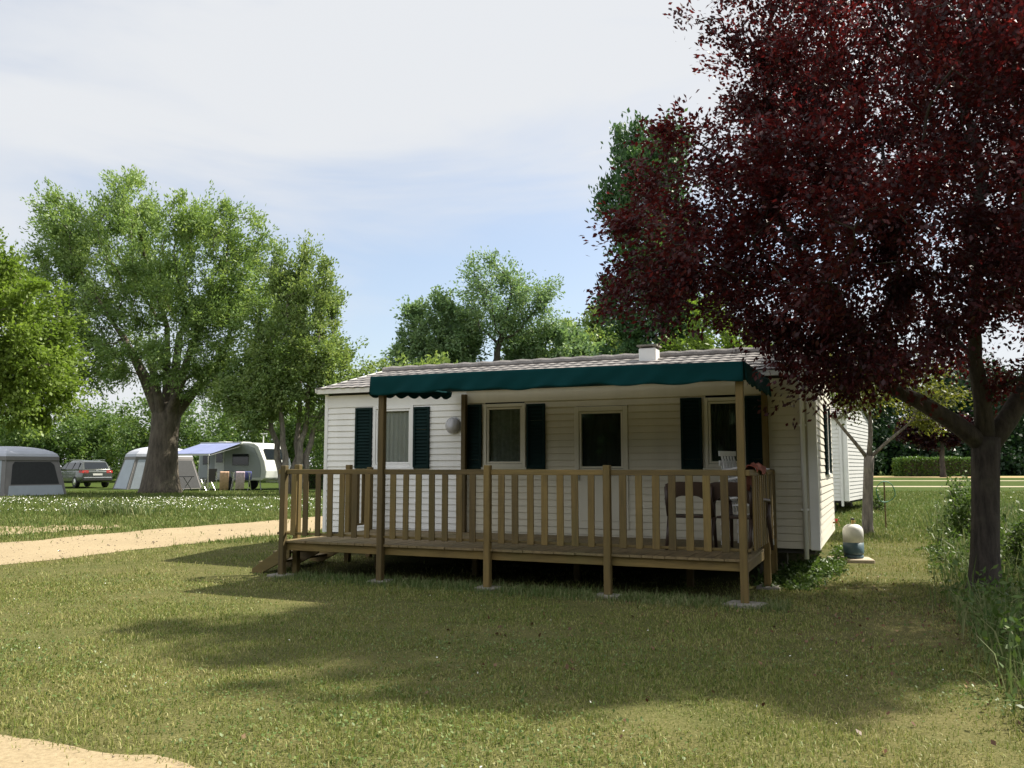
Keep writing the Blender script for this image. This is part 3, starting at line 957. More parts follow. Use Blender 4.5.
FZ = .525
BZ = .615
home, home_roof = mobile_home('white clapboard mobile home with tiled roof, behind the deck with the green awning',
    tuple(WP(0, DEP)), TH, -7.765, .668, 4.217, .445, 2.943, 3.537,
    [(-6.737, -5.919, 1.597, 2.673, M['curtain']), (-4.565, -3.811, 1.600, 2.650, M['curtain_dim']), (-.900, -.330, 1.595, 2.640, M['curtain_dark'])],
    [(-7.10, -6.755, 1.575, 2.655), (-5.905, -5.594, 1.575, 2.64), (-4.885, -4.60, 1.57, 2.65), (-3.785, -3.461, 1.57, 2.63),
     (-1.255, -.935, 1.57, 2.645), (-.300, -.030, 1.57, 2.645)],
    [(-2.96, -2.085, .64, 2.56, M['curtain_dark'])],
    [(2.25, 2.85, 1.50, 2.60, M['curtain_dark'])],
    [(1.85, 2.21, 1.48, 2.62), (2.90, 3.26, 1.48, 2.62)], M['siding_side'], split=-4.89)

# chimney, wall lamp, downpipe, tap: parts of the home
ch = MB(); cx, cy = -2.17, 1.75
ch.bx(cx - .15, cx + .15, cy - .15, cy + .15, 3.25, 3.68)
ch = ch.build('chimney', M['trim'], home_roof, bevel=.01)
cp = MB(); cp.bx(cx - .18, cx + .18, cy - .18, cy + .18, 3.71, 3.74)
for sx in (-1, 1):
    for sy in (-1, 1): cp.bx(cx + sx * .12 - .02, cx + sx * .12 + .02, cy + sy * .12 - .02, cy + sy * .12 + .02, 3.681, 3.7095)
cp = cp.build('chimney_cap', M['concrete'], home_roof)
lm = MB(); lm.lathe([(.0, -.125), (.07, -.12), (.115, -.09), (.138, -.055), (.138, -.03)], 24, (-5.135, 0, 2.305), 'Y')
lm.build('wall_lamp', M['lampglass'], home, smooth=True)
lr = MB(); lr.lathe([(.15, -.0295), (.15, -.010), (.14, .0)], 24, (-5.135, 0, 2.305), 'Y')
lr.build('lamp_base', M['metal'], home)
dp = MB(); dp.tube([(.50, -.16, 2.93), (.50, -.15, 2.84), (.50, -.075, 2.72), (.50, -.065, 2.62), (.50, -.065, .31)], .033, 12)
dp.build('downpipe', M['trim'], home, smooth=True)
for z in (1.0, 2.2):
    b_ = MB(); b_.box((.50, -.04, z), (.10, .09, .03)); b_.build('pipe_clip', M['trim'], home)
tp = MB(); tp.tube([(.69, 3.4, .62), (.78, 3.4, .62), (.80, 3.4, .56)], .016, 8); tp.build('tap', M['brass'], home)
tp = MB(); tp.box((.75, 3.4, .67), (.05, .05, .03)); tp.tube([(.75, 3.4, .625), (.75, 3.4, .665)], .01, 8); tp.build('tap_handle', M['red_plastic'], home)

home2, r2 = mobile_home('white clapboard mobile home half hidden behind the one with the deck', (9.54, 24.15, .2), R(-31), -8.4, 0, 4.2, .45, 2.85, 3.45,
    [(-2.2, -1.3, 1.5, 2.5, M['curtain_dark'])], [(-1.25, -.93, 1.45, 2.52), (-2.57, -2.25, 1.45, 2.52)], [(-4.6, -3.8, .60, 2.5, M['curtain_dark'])], [], [], M['siding_far'])
d2 = MB(); d2.tube([(-.16, -.16, 2.84), (-.16, -.07, 2.66), (-.16, -.065, .30)], .036, 10); d2.build('downpipe', M['trim'], home2)

# ------------------------------------------------------------------ the deck with its railing and stairs
deck = thing('wooden_deck', 'raised wooden deck with baluster railing along the front of the mobile home', 'deck', tuple(PR), TH)
rnd = random.Random(4)
TX = [0, -1.65, -3.30, -4.95, -6.635]
fl = MB(); x = -6.66
while x < .03:
    fl.bx(x, min(x + .137, .045), .015 - rnd.uniform(0, .02), DEP - .03, FZ - .028 - rnd.uniform(0, .002), FZ + rnd.uniform(-.0015, .0015))
    x += .143
fl.build('floor', M['wood_d'], deck)
for (y0, y1) in ((.055, .10), (.85, .895), (1.7, 1.745), (2.42, 2.465)):
    b_ = MB(); b_.bx(-6.60, .0, y0, y1, FZ - .145, FZ - .032); b_.build('joist', M['wood_h'], deck, bevel=.004)
for x0 in (-6.648, .0):
    b_ = MB(); b_.bx(x0 + .002, x0 + .046, .05, 2.45, FZ - .145, FZ - .034); b_.build('joist', M['wood_y'], deck, bevel=.004)
def post(x, y, z0, z1, s=.09):
    b_ = MB(); b_.bx(x - s / 2, x + s / 2, y - s / 2, y + s / 2, z0, z1)
    return b_.build('post', M['wood_v'], deck, bevel=.008)
FY = .045
for i, x in enumerate(TX):
    post(x, FY - .045, -.05, 2.63 if i in (0, 3) else 1.625)
post(-4.89, DEP - .10, FZ + .001, 2.82, .085)     # wall posts that carry the awning
post(-.01, DEP - .10, .05, 2.82, .085)
post(.07, 1.58, -.05, 1.535); post(.07, 2.36, -.05, 1.545)
post(-6.69, .40, -.05, 1.64); post(-6.69, 1.76, -.05, 1.64); post(-6.69, 2.40, -.05, 1.60)
for x in (-5.8, -4.1, -2.5, -.9):
    post(x, 1.3, -.05, FZ - .21)
# rails
for a, b in zip(TX[:-1], TX[1:]):
    r1 = MB(); r1.bx(b + .046, a - .046, FY - .055, FY - .008, 1.497, 1.568); r1.build('top_rail', M['wood_h'], deck, bevel=.006)
    r2_ = MB(); r2_.bx(b + .046, a - .046, FY - .050, FY - .012, BZ, BZ + .034); r2_.build('bottom_rail', M['wood_h'], deck, bevel=.004)
    n = 7
    for k in range(n):
        x = b + (a - b) * (k + 1) / (n + 1) + rnd.uniform(-.006, .006)
        w = .090 + rnd.uniform(-.004, .003)
        bl = MB(); bl.box((x, FY - .072, (BZ - .01 + 1.500) / 2), (w, .022, 1.510 - BZ), Matrix.Rotation(rnd.uniform(-.006, .006), 3, 'Y'))
        bl.build('baluster', M['wood_v'], deck, bevel=.004)
# side railing towards the tree
r1 = MB(); r1.bx(.045, .095, -.04, 2.60, 1.497, 1.568); r1.build('top_rail', M['wood_y'], deck, bevel=.006)
r1 = MB(); r1.bx(.050, .088, -.04, 2.40, BZ, BZ + .034); r1.build('bottom_rail', M['wood_y'], deck, bevel=.004)
for k, y in enumerate([.16, .36, .56, .76, .96, 1.16, 1.36, 1.76, 1.94, 2.12, 2.30]):
    bl = MB(); bl.box((.107, y, (BZ + 1.50) / 2), (.022, .084, 1.50 - BZ)); bl.build('baluster', M['wood_v'], deck, bevel=.004)
# short railing between the stairs and the wall, and between corner and stairs
for (y0, y1, ks) in ((-.04, .35, [.16]), (1.81, 2.355, [1.93, 2.09, 2.25])):
    r1 = MB(); r1.bx(-6.715, -6.668, y0, y1, 1.497, 1.568); r1.build('top_rail', M['wood_y'], deck, bevel=.006)
    r1 = MB(); r1.bx(-6.712, -6.672, y0, y1, BZ, BZ + .034); r1.build('bottom_rail', M['wood_y'], deck, bevel=.004)
    for y in ks:
        bl = MB(); bl.box((-6.727, y, (BZ + 1.50) / 2), (.022, .084, 1.50 - BZ)); bl.build('baluster', M['wood_v'], deck, bevel=.004)
# stairs
for y in (.22, .92, 1.64):
    s_ = MB(); s_.prism([(-6.66, FZ - .03), (-6.66, FZ - .27), (-7.22, -.02), (-7.36, -.02), (-7.36, .06)], y - .022, y + .022, 'Y')
    s_.build('stringer', M['wood_h'], deck, bevel=.004)
for (x, z) in ((-6.86, .335), (-7.12, .17)):
    for (y0, y1) in ((.245, .895), (.945, 1.615)):
        s_ = MB(); s_.bx(x - .15, x + .12, y0, y1, z - .035, z); s_.build('tread', M['wood_d'], deck, bevel=.004)

pads = [((TX[0], FY - .045), 'concrete pad under the tall corner post of the deck', (.42, .34)), ((TX[1], FY - .045), 'concrete pad under the short deck post in front of the door', (.30, .26)),
        ((TX[2], FY - .045), 'concrete pad under the middle short post of the deck', (.32, .26)), ((TX[3], FY - .045), 'concrete pad under the tall deck post before the curtained window', (.30, .26)),
        ((TX[4], FY - .045), 'concrete pad under the deck corner post beside the stairs', (.34, .28)), ((.07, 1.58), 'concrete pad under the post midway along the deck end', (.30, .26)),
        ((.07, 2.36), 'concrete pad under the deck end post by the home wall', (.28, .26))]
for (x, y), lab, (sx, sy) in pads:
    p = WP(x, y)
    b_ = MB(); jj = [rnd.uniform(-.03, .03) for _ in range(8)]
    poly = [(-sx / 2 + jj[0], -sy / 2 + jj[1]), (sx / 2 + jj[2], -sy / 2 + jj[3]), (sx / 2 + jj[4], sy / 2 + jj[5]), (-sx / 2 + jj[6], sy / 2 + jj[7])]
    b_.prism(poly, -.03, .035, 'Z')
    o = b_.build('concrete_pad', M['concrete'], None, bevel=.01)
    o.location = (p.x, p.y, 0); o.rotation_euler = (0, 0, TH + rnd.uniform(-.15, .15))
    tag(o, lab, 'concrete pad', 'concrete pads under the deck posts')

# ------------------------------------------------------------------ green awning over the deck
aw = thing('awning', 'dark green canvas awning stretched over the deck with a scalloped valance', 'awning', tuple(PR), TH)
def cloth(nm, pts_fn, nu, nv, m=None):
    V = np.array([[pts_fn(i / nu, j / nv) for i in range(nu + 1)] for j in range(nv + 1)])
    idx = np.arange((nu + 1) * (nv + 1)).reshape(nv + 1, nu + 1)
    F = np.stack([idx[:-1, :-1], idx[:-1, 1:], idx[1:, 1:], idx[1:, :-1]], -1).reshape(-1, 4)
    o = np_mesh(nm, V.reshape(-1, 3), F, m or M['canvas'], None, aw, smooth=True)
    md = o.modifiers.new('solid', 'SOLIDIFY'); md.thickness = .004; md.offset = 0
    return o
AX0, AX1, AYF, AYB = -5.10, .06, -.07, DEP - .215
def ztop(u): return 2.880 - .035 * u + .012 * math.sin(u * 3.1) 
def canopy_p(u, v):
    sag = .05 * math.sin(math.pi * v) * (.6 + .4 * math.sin(u * 9.5) ** 2)
    return (AX0 + (AX1 - AX0) * u, AYF + (AYB - AYF) * v, ztop(u) + (2.865 - ztop(u)) * v - sag)
cloth('canopy', canopy_p, 60, 14)
def val_p(u, v):
    fold = .016 * math.sin(u * 31 + 1.3 + 2 * v) + .008 * math.sin(u * 93 + 5 * v) + .010 * math.sin(u * 13.7) + .006 * math.sin(u * 67)
    top = ztop(u) + .002
    drop = .255 + .013 * math.sin(u * 46) + .012 * math.sin(u * 17 + .5) - .012 * u
    x = AX0 + (AX1 - AX0) * u
    return (x, AYF - .008 - fold * v - .02 * v, top - drop * v)
cloth('valance', val_p, 150, 8)
def side_val(xx, out, amp, dr):
    def f(u, v):
        y = AYF + (AYB + .1 - AYF) * u
        zt = ztop(0 if out < 0 else 1); zt = zt + (2.865 - zt) * u
        drop = dr(u) + amp * abs(math.sin(u * math.pi * 7)) - amp * .5
        return (xx + out * (.012 + .02 * v + .01 * v * math.sin(u * 22)), y, zt - drop * v)
    return f
cloth('valance', side_val(AX0, -1, .05, lambda u: .275 - .175 * u), 60, 6)
cloth('valance', side_val(AX1, 1, .03, lambda u: .25), 60, 6)
fb = MB(); fb.bar((AX0 + .02, AYF + .035, 2.845), (AX1 - .02, AYF + .035, 2.805), .04, .04)
fb.build('frame_bar', M['wood_h'], aw)

# ------------------------------------------------------------------ things on the deck
def armchair(label, x, y, rz):
    c = thing('garden_armchair', label, 'chair', tuple(WP(x, y, FZ + .002)), TH + rz, 'dark resin armchairs on the deck')
    mb = MB(); mb.prism([(-.26, -.25), (.26, -.25), (.23, .22), (-.23, .22)], .41, .44, 'Z'); mb.build('seat', M['plastic_brown'], c, bevel=.01)
    mb = MB(); n = 14; vs = []
    for k in range(n + 1):
        u = -1 + 2 * k / n
        xx = .30 * u; yy = .27 - .05 * u * u
        lo = .70 - .13 * max(0, abs(u) - .35) ** 1.2 * 1.6
        hi = .885 - .035 * u ** 4
        vs += [(xx, yy, lo), (xx, yy + .04, hi), (xx, yy + .055, hi), (xx, yy + .018, lo)]
    mb.add(vs, [(4 * k + a, 4 * k + 4 + a, 4 * k + 4 + (a + 1) % 4, 4 * k + (a + 1) % 4) for k in range(n) for a in range(4)] + [(0, 1, 2, 3), (4 * n, 4 * n + 1, 4 * n + 2, 4 * n + 3)])
    mb.build('backrest', M['plastic_brown'], c)
    for sx in (-1, 1):
        mb = MB(); mb.tube([(sx * .27, .21, .43), (sx * .285, .245, .62), (sx * .29, .26, .82)], .024, 8); mb.build('back_frame', M['plastic_brown'], c, smooth=True)
        mb = MB(); mb.tube([(sx * .29, .25, .66), (sx * .30, .05, .66), (sx * .29, -.22, .64), (sx * .28, -.26, .60)], .026, 8); mb.build('armrest', M['plastic_brown'], c, smooth=True)
        mb = MB(); mb.tube([(sx * .28, -.25, .62), (sx * .27, -.25, .40), (sx * .29, -.29, 0)], [.022, .028, .02], 8); mb.build('leg', M['plastic_brown'], c, smooth=True)
        mb = MB(); mb.tube([(sx * .26, .20, .42), (sx * .29, .32, 0)], [.028, .02], 8); mb.build('leg', M['plastic_brown'], c, smooth=True)
    return c
armchair('dark brown resin armchair whose curved back shows through the balusters of the last bay', -.84, 1.15, R(185))
armchair('dark brown resin armchair tucked behind the tall corner post of the deck', -.20, 1.15, R(160))

def plastic_chair(label, x, y, z, rz):
    c = thing('plastic_chair', label, 'chair', tuple(WP(x, y, z)), TH + rz, 'white plastic chairs stacked on the deck')
    s = MB(); s.add([(-.21, -.22, .43), (.21, -.22, .43), (.20, .20, .41), (-.20, .20, .41)], [(0, 1, 2, 3)]); s.build('seat', M['plastic_white'], c, solid=.018)
    bk = MB()
    for k in range(5):
        xx = -.16 + .08 * k
        bk.bar((xx, .21, .44), (xx * .95, .315, .84), .045, .010)
    bk.bar((-.22, .315, .86), (.22, .315, .86), .02, .07)
    bk.build('backrest', M['plastic_white'], c, bevel=.003)
    for sx in (-1, 1):
        a = MB(); a.tube([(sx * .25, -.22, .0), (sx * .25, -.20, .42), (sx * .26, -.18, .64), (sx * .26, .0, .66), (sx * .23, .26, .62)], .017, 8); a.build('armrest', M['plastic_white'], c, smooth=True)
        l_ = MB(); l_.tube([(sx * .22, .30, .0), (sx * .21, .22, .43)], .018, 8); l_.build('leg', M['plastic_white'], c)
    return c
for k, lab in enumerate(['white slatted plastic chair at the bottom of the stack on the deck', 'white slatted plastic chair second from the bottom of the stack',
                         'white slatted plastic chair second from the top of the stack', 'white slatted plastic chair on top of the stack by the deck corner post']):
    plastic_chair(lab, -.20, 1.93, FZ + .002 + .135 * k, R(68))

# cloth folded over the end railing
cb = MB(); nu, nv = 22, 14; vs = []
prof = [(-.030, 1.30), (-.028, 1.40), (-.024, 1.50), (-.012, 1.572), (.02, 1.60), (.05, 1.612), (.085, 1.60), (.112, 1.578), (.122, 1.55), (.126, 1.535)]
rr_ = np.random.default_rng(3)
for i in range(nu + 1):
    u = i / nu
    for j, (px, pz) in enumerate(prof):
        b2 = .02 * math.sin(u * 9 + j * .5) + .012 * math.sin(u * 21 + j)
        top = max(0, 1 - abs(j - 4.5) / 4)
        vs.append((px + .008 * math.sin(u * 14 + j), 0.38 + .90 * u, pz + top * (abs(b2) * 1.4 + .012) + (0 if 2 < j < 7 else .03 * math.sin(u * 7))))
n2 = len(prof)
cb.add(vs, [(i * n2 + j, (i + 1) * n2 + j, (i + 1) * n2 + j + 1, i * n2 + j + 1) for i in range(nu) for j in range(n2 - 1)])
o = cb.build('beach_towel', M['cloth_red'], None, smooth=True, solid=.012)
o.location = PR; o.rotation_euler = (0, 0, TH)
tag(o, 'rust red towel folded over the end railing of the deck', 'towel')

# ------------------------------------------------------------------ gas bottle
gp = Vector((5.74, 14.42, gz(14.42)))
o = MB().bx(-.34, .34, -.26, .26, -.03, .05).build('paving_slab', M['stone_slab'], None, bevel=.012)
o.location = (gp.x - .06, gp.y, gp.z); o.rotation_euler = (0, 0, R(-12)); tag(o, 'pinkish paving slab lying in the grass under the gas bottle', 'paving slab')
g = thing('gas_bottle', 'grey and teal gas bottle on a paving slab by the mobile home', 'gas bottle', (gp.x, gp.y, gp.z + .051), 0)
b_ = MB(); b_.lathe([(.165, .0), (.172, .012), (.172, .05), (.160, .055)], 28); b_.build('foot_ring', M['gas_green'], g, smooth=True)
g.scale = (.90, .90, 1.0)
b_ = MB(); b_.lathe([(.150, .056), (.178, .075), (.183, .10), (.183, .262)], 32); b_.build('lower_body', M['gas_green'], g, smooth=True)
b_ = MB(); b_.lathe([(.183, .263), (.183, .43), (.179, .465), (.166, .50), (.140, .53), (.10, .552), (.05, .56)], 32); b_.build('upper_body', M['gas_white'], g, smooth=True)
b_ = MB(); b_.tube([(0, 0, .56), (0, 0, .63)], .022, 10); b_.tube([(0, 0, .60), (.055, 0, .605)], .014, 8); b_.build('valve', M['brass'], g)
b_ = MB(); b_.lathe([(.032, .632), (.036, .64), (.036, .655), (.026, .662)], 14); b_.build('valve_wheel', M['rubber'], g)

# ------------------------------------------------------------------ trees
rng0 = np.random.default_rng(0)
# the dark red plum beside the deck
pb = (6.07, 11.01, 0.0)
make_tree('plum_tree', 'large plum tree with dark red leaves and a dark trunk beside the mobile home', pb,
    [([np.array(p) for p in [(6.02, 11.01, -.08), (6.04, 11.0, .12), (6.06, 11.0, .5), (6.10, 11.0, 1.1), (6.14, 11.02, 1.65), (6.17, 11.03, 1.98)]], [.27, .205, .175, .168, .172, .18]),
     ([np.array(p) for p in [(6.16, 11.02, 1.86), (5.78, 11.0, 2.16), (5.30, 10.95, 2.44), (4.80, 10.9, 2.68)]], [.13, .115, .10, .085]),
     ([np.array(p) for p in [(6.16, 11.02, 1.84), (6.48, 11.06, 2.22), (6.80, 11.12, 2.66), (7.05, 11.2, 3.2)]], [.14, .13, .115, .10]),
     ([np.array(p) for p in [(6.16, 11.02, 1.90), (6.10, 10.94, 2.45), (5.98, 10.85, 3.0)]], [.13, .11, .09])],
    [((6.5, 11.0, 5.3), (4.0, 3.9, 3.2)), ((2.7, 10.6, 4.5), (2.0, 2.1, 1.35)), ((4.2, 10.0, 2.9), (1.3, 1.3, .65)), ((4.3, 10.4, 3.7), (1.9, 2.0, 1.2)), ((8.6, 11.2, 4.4), (2.4, 2.4, 1.9)), ((6.5, 11.0, 7.6), (4.0, 3.4, 2.3)), ((4.0, 11.0, 7.5), (1.8, 1.8, 1.5)), ((5.2, 8.6, 4.0), (2.3, 1.7, 1.4)), ((2.5, 10.6, 5.0), (1.4, 1.5, 1.1)), ((2.3, 10.4, 4.0), (1.4, 1.5, .8)), ((7.4, 8.6, 3.9), (1.8, 1.5, 1.2))],
    M['leaf_plum'], M['bark_dark'], 11, n_att=2600, step=.24, kill=.42, n_leaf=245000, L=.074, Wd=.043, sig=.16, tip=.0065, thr=.035, lumps=9, lsize=.30, shell=.25, droop=.35, ex=2.3, bias=(0, 0, .03), attract=.45, shoot=.42, lift=.1, limbs=True)

# pollard ash by the tents
ab = (-16.33, 39.5, .4)
make_tree('ash_tree', 'big old pollard ash with thick furrowed trunk standing between the tents and the caravan', ab,
    [([np.array(p) for p in [(-16.3, 39.5, .2), (-16.3, 39.5, .65), (-16.3, 39.5, 1.4), (-16.25, 39.5, 2.4), (-16.2, 39.5, 3.3), (-16.15, 39.5, 4.0), (-16.1, 39.5, 4.4), (-16.1, 39.5, 4.65)]], [1.12, .90, .76, .66, .62, .66, .52, .2]),
     ([np.array(p) for p in [(-16.28, 39.58, 3.6), (-16.51, 39.72, 4.2), (-17.17, 40.06, 5.37), (-18.11, 40.51, 6.8)]], [0.39, 0.31, 0.22, 0.16]),
     ([np.array(p) for p in [(-16.28, 39.43, 3.6), (-16.53, 39.31, 4.2), (-17.12, 39.06, 5.73), (-17.97, 38.73, 7.6)]], [0.33, 0.26, 0.19, 0.14]),
     ([np.array(p) for p in [(-16.01, 39.54, 3.6), (-15.75, 39.62, 4.2), (-14.98, 39.83, 5.24), (-13.88, 40.1, 6.5)]], [0.39, 0.31, 0.22, 0.16]),
     ([np.array(p) for p in [(-16.03, 39.42, 3.6), (-15.8, 39.26, 4.2), (-15.34, 38.99, 5.64), (-14.68, 38.63, 7.4)]], [0.33, 0.26, 0.19, 0.14]),
     ([np.array(p) for p in [(-16.14, 39.65, 3.6), (-16.12, 39.92, 4.2), (-16.1, 40.16, 5.91), (-16.07, 40.48, 8.0)]], [0.39, 0.31, 0.22, 0.16]),
     ([np.array(p) for p in [(-16.18, 39.35, 3.6), (-16.24, 39.09, 4.2), (-16.34, 38.68, 5.28), (-16.49, 38.13, 6.6)]], [0.30, 0.24, 0.17, 0.12]),
     ([np.array(p) for p in [(-16.05, 39.38, 3.6), (-15.88, 39.18, 4.2), (-15.44, 38.71, 4.83), (-14.8, 38.09, 5.6)]], [0.27, 0.22, 0.15, 0.11]),
     ([np.array(p) for p in [(-16.21, 39.64, 3.6), (-16.32, 39.88, 4.2), (-16.51, 40.24, 6.09), (-16.78, 40.71, 8.4)]], [0.30, 0.24, 0.17, 0.12])],
    [((-18.9, 39.5, 11.0), (3.9, 3.6, 4.5)), ((-18.2, 39.3, 14.2), (1.7, 1.6, 2.0)), ((-14.5, 39.3, 10.5), (3.5, 3.2, 3.6)), ((-12.2, 39.0, 7.5), (2.9, 2.7, 3.6)),
     ((-21.6, 39.6, 9.8), (2.1, 2.2, 3.5)), ((-20.4, 39.2, 6.6), (1.9, 1.8, 1.7)), ((-15.0, 38.0, 6.6), (2.3, 1.6, 1.4)), ((-17.6, 38.4, 6.9), (2.0, 1.5, 1.2)), ((-18.6, 38.6, 6.0), (1.5, 1.2, .9)), ((-14.4, 38.4, 5.6), (1.5, 1.2, .9)), ((-12.0, 38.6, 5.2), (2.2, 1.8, 1.9)), ((-13.9, 38.6, 8.4), (2.2, 1.8, 2.0))],
    M['leaf_ash'], M['bark_ash'], 21, n_att=1500, step=.42, kill=.75, n_leaf=128000, L=.18, Wd=.072, sig=.26, tip=.018, thr=.07, lumps=9, lsize=.30, shell=.50, droop=.2, ex=2.1, shoot=.85, lift=.8, bias=(0, 0, .08), limbs=True)

# several-stemmed tree in front of the caravan
mb_ = (-9.75, 37.0, .4)
stems = [stem_line((-9.6 + dx * .25, 37 + dy * .25, .3), (-9.5 + dx * 1.0, 37 + dy, 3.8), .17, .10, 7, .06, 1.3, i) for i, (dx, dy) in enumerate([(-1.1, .1), (-.5, -.4), (.1, .3), (.6, -.2), (1.0, .2)])]
make_tree('alder_tree', 'tall narrow tree with several slim stems between the caravan and the mobile home', mb_, stems,
    [((-9.3, 37, 6.8), (2.4, 2.2, 3.8)), ((-9.6, 37, 9.7), (1.5, 1.4, 2.1)), ((-10.6, 36.8, 5.2), (1.5, 1.4, 2.0)), ((-7.8, 36.8, 5.0), (1.7, 1.4, 2.7)), ((-11.2, 36.4, 4.4), (1.6, 1.3, 1.5))],
    M['leaf_alder'], M['bark_grey'], 31, n_att=800, step=.38, kill=.65, n_leaf=60000, L=.155, Wd=.08, sig=.25, tip=.014, thr=.06, lumps=7, lsize=.28, shell=.3, bias=(0, 0, .12), shoot=.7, lift=.9)

# yellow-green maple at the edge
make_tree('maple_tree', 'yellow green maple with low hanging leaves over the tent with the dark mesh window', (-17.9, 26.5, gz(26.5)),
    [stem_line((-17.9, 26.5, .2), (-17.6, 26.5, 2.6), .24, .17, 6, .03, 1.3, 2)],
    [((-16.1, 26.3, 5.9), (2.5, 2.3, 3.0)), ((-15.1, 26.0, 4.3), (1.6, 1.6, 2.0)), ((-17.8, 26.4, 7.0), (2.6, 2.4, 2.8))],
    M['leaf_yellow'], M['bark_grey'], 41, n_att=900, step=.32, kill=.55, n_leaf=62000, L=.135, Wd=.09, sig=.22, tip=.010, thr=.05, lumps=9, lsize=.33, shell=.3, droop=.5)

# fruit tree next to the second home
make_tree('fruit_tree', 'small fruit tree with sparse yellow green leaves behind the gas bottle', (7.86, 18.9, gz(18.9)),
    [([np.array(p) for p in [(7.84, 18.9, .08), (7.85, 18.9, .3), (7.88, 18.9, .9), (7.92, 18.9, 1.5), (7.95, 18.9, 1.85)]], [.16, .118, .108, .105, .11]),
     ([np.array(p) for p in [(7.94, 18.9, 1.76), (7.62, 18.85, 2.15), (7.20, 18.8, 2.65), (6.85, 18.75, 3.0)]], [.05, .04, .032, .025]),
     ([np.array(p) for p in [(7.94, 18.9, 1.76), (8.02, 18.95, 2.3), (8.05, 19.0, 2.9)]], [.06, .05, .04]),
     ([np.array(p) for p in [(7.94, 18.9, 1.78), (8.35, 18.9, 2.15), (8.85, 18.9, 2.55)]], [.045, .036, .028])],
    [((7.8, 18.9, 3.6), (1.7, 1.5, 1.0)), ((9.3, 18.9, 3.2), (1.2, 1.1, .8)), ((6.5, 18.7, 3.4), (1.0, 1.0, .8))],
    M['leaf_fruit'], M['bark_grey'], 51, n_att=420, step=.22, kill=.4, n_leaf=11500, L=.085, Wd=.05, sig=.15, tip=.008, thr=.03, lumps=5, shell=.2, shoot=.35, limbs=True)

# trees behind the home
make_tree('poplar_tree', 'tall dark green poplar with upswept branches rising behind the plum tree', (7.2, 40, .4),
    [stem_line((7.2, 40, .2), (7.2, 40, 6.0), .34, .24, 8, .03, 1.3, 3)],
    [((7.3, 40, 7), (2.6, 2.2, 4.0)), ((6.8, 40, 11.5), (2.6, 2.1, 3.6)), ((6.7, 40, 15.3), (2.2, 1.8, 2.8)), ((5.8, 39.8, 17.2), (1.1, .9, 1.5)), ((4.9, 39.7, 14.2), (.9, .9, 1.8)), ((4.8, 39.6, 9.2), (.9, .9, 1.8)), ((7.6, 40, 17.0), (.9, .9, 1.4)), ((5.5, 39.6, 6.0), (1.6, 1.5, 2.4))],
    M['leaf_poplar'], M['bark_dark'], 61, n_att=1300, step=.42, kill=.75, n_leaf=42000, L=.26, Wd=.13, sig=.26, tip=.014, thr=.07, lumps=8, lsize=.26, shell=.3, droop=-.7, bias=(0, 0, .30), shoot=.9, lift=1.6)
make_tree('airy_tree', 'open crowned tree with forked limbs against the sky behind the mobile home', (-1.1, 50, .4),
    [stem_line((-1.1, 50, .2), (-1.0, 50, 7.6), .30, .20, 9, .05, 1.3, 4)],
    [((-1.0, 50, 11.0), (3.2, 2.8, 2.8)), ((1.1, 50, 10.6), (1.8, 1.6, 2.0)), ((-1.2, 50, 13.0), (1.9, 1.7, 1.3)), ((2.1, 50, 12.2), (.8, .8, .9))],
    M['leaf_haze'], M['bark_dark'], 71, n_att=420, step=.45, kill=.8, n_leaf=16000, L=.19, Wd=.10, sig=.32, tip=.020, thr=.07, lumps=7, lsize=.34, shell=.45, shoot=.9)
make_tree('round_tree', 'dense mid green tree touching the open crowned one behind the roof', (-4.9, 51, .4),
    [stem_line((-4.9, 51, .2), (-4.8, 51, 5.4), .30, .2, 7, .05, 1.3, 5)],
    [((-4.7, 51, 9.6), (2.4, 2.2, 3.0)), ((-3.2, 51, 8.8), (1.9, 1.7, 2.6)), ((-6.3, 51, 8.0), (1.4, 1.3, 2.0))],
    M['leaf_haze'], M['bark_dark'], 72, n_att=600, step=.45, kill=.8, n_leaf=36000, L=.21, Wd=.12, sig=.30, tip=.02, thr=.08, lumps=8, shell=.3)
make_tree('bushy_tree', 'low pale yellow green tree just above the ridge at the gable end', (-6.2, 43, .4),
    [stem_line((-6.2, 43, .2), (-6.1, 43, 3.0), .18, .12, 6, .05, 1.3, 6)],
    [((-5.6, 43, 5.6), (1.8, 1.5, 1.6)), ((-3.9, 43, 5.9), (1.5, 1.4, 1.5)), ((-7.4, 43, 4.7), (1.4, 1.3, 1.5))],
    M['leaf_alder'], M['bark_dark'], 73, n_att=420, step=.4, kill=.7, n_leaf=16000, L=.22, Wd=.13, sig=.26, tip=.014, thr=.06, lumps=8)
for k, (lab, X, Y, top, rx, sd) in enumerate([('leafy rounded tree nearest the open crowned tree behind the roof', 2.6, 52, 11.4, 2.9, 74),
                                        ('leafy rounded tree between two others beyond the roof, left of the chimney', 5.0, 55, 11.7, 2.6, 75),
                                        ('leafy rounded tree next to the poplar beyond the chimney', 7.4, 57, 11.0, 2.0, 76)]):
    make_tree('round_tree', lab, (X, Y, .45), [stem_line((X, Y, .2), (X, Y, 4.5), .26, .18, 6, .05, 1.3, sd)],
        [((X, Y, top - 3.0), (rx, rx * .9, 2.7)), ((X - rx * .7, Y, top - 4.2), (rx * .7, rx * .7, 2.2)), ((X + rx * .7, Y, top - 4.2), (rx * .7, rx * .7, 2.0))],
        M['leaf_haze'] if k != 1 else M['leaf_alder'], M['bark_dark'], sd, n_att=420, step=.5, kill=.9, n_leaf=19000, L=.28, Wd=.16, sig=.32, tip=.02, thr=.09, lumps=8, group='rounded trees beyond the roof')
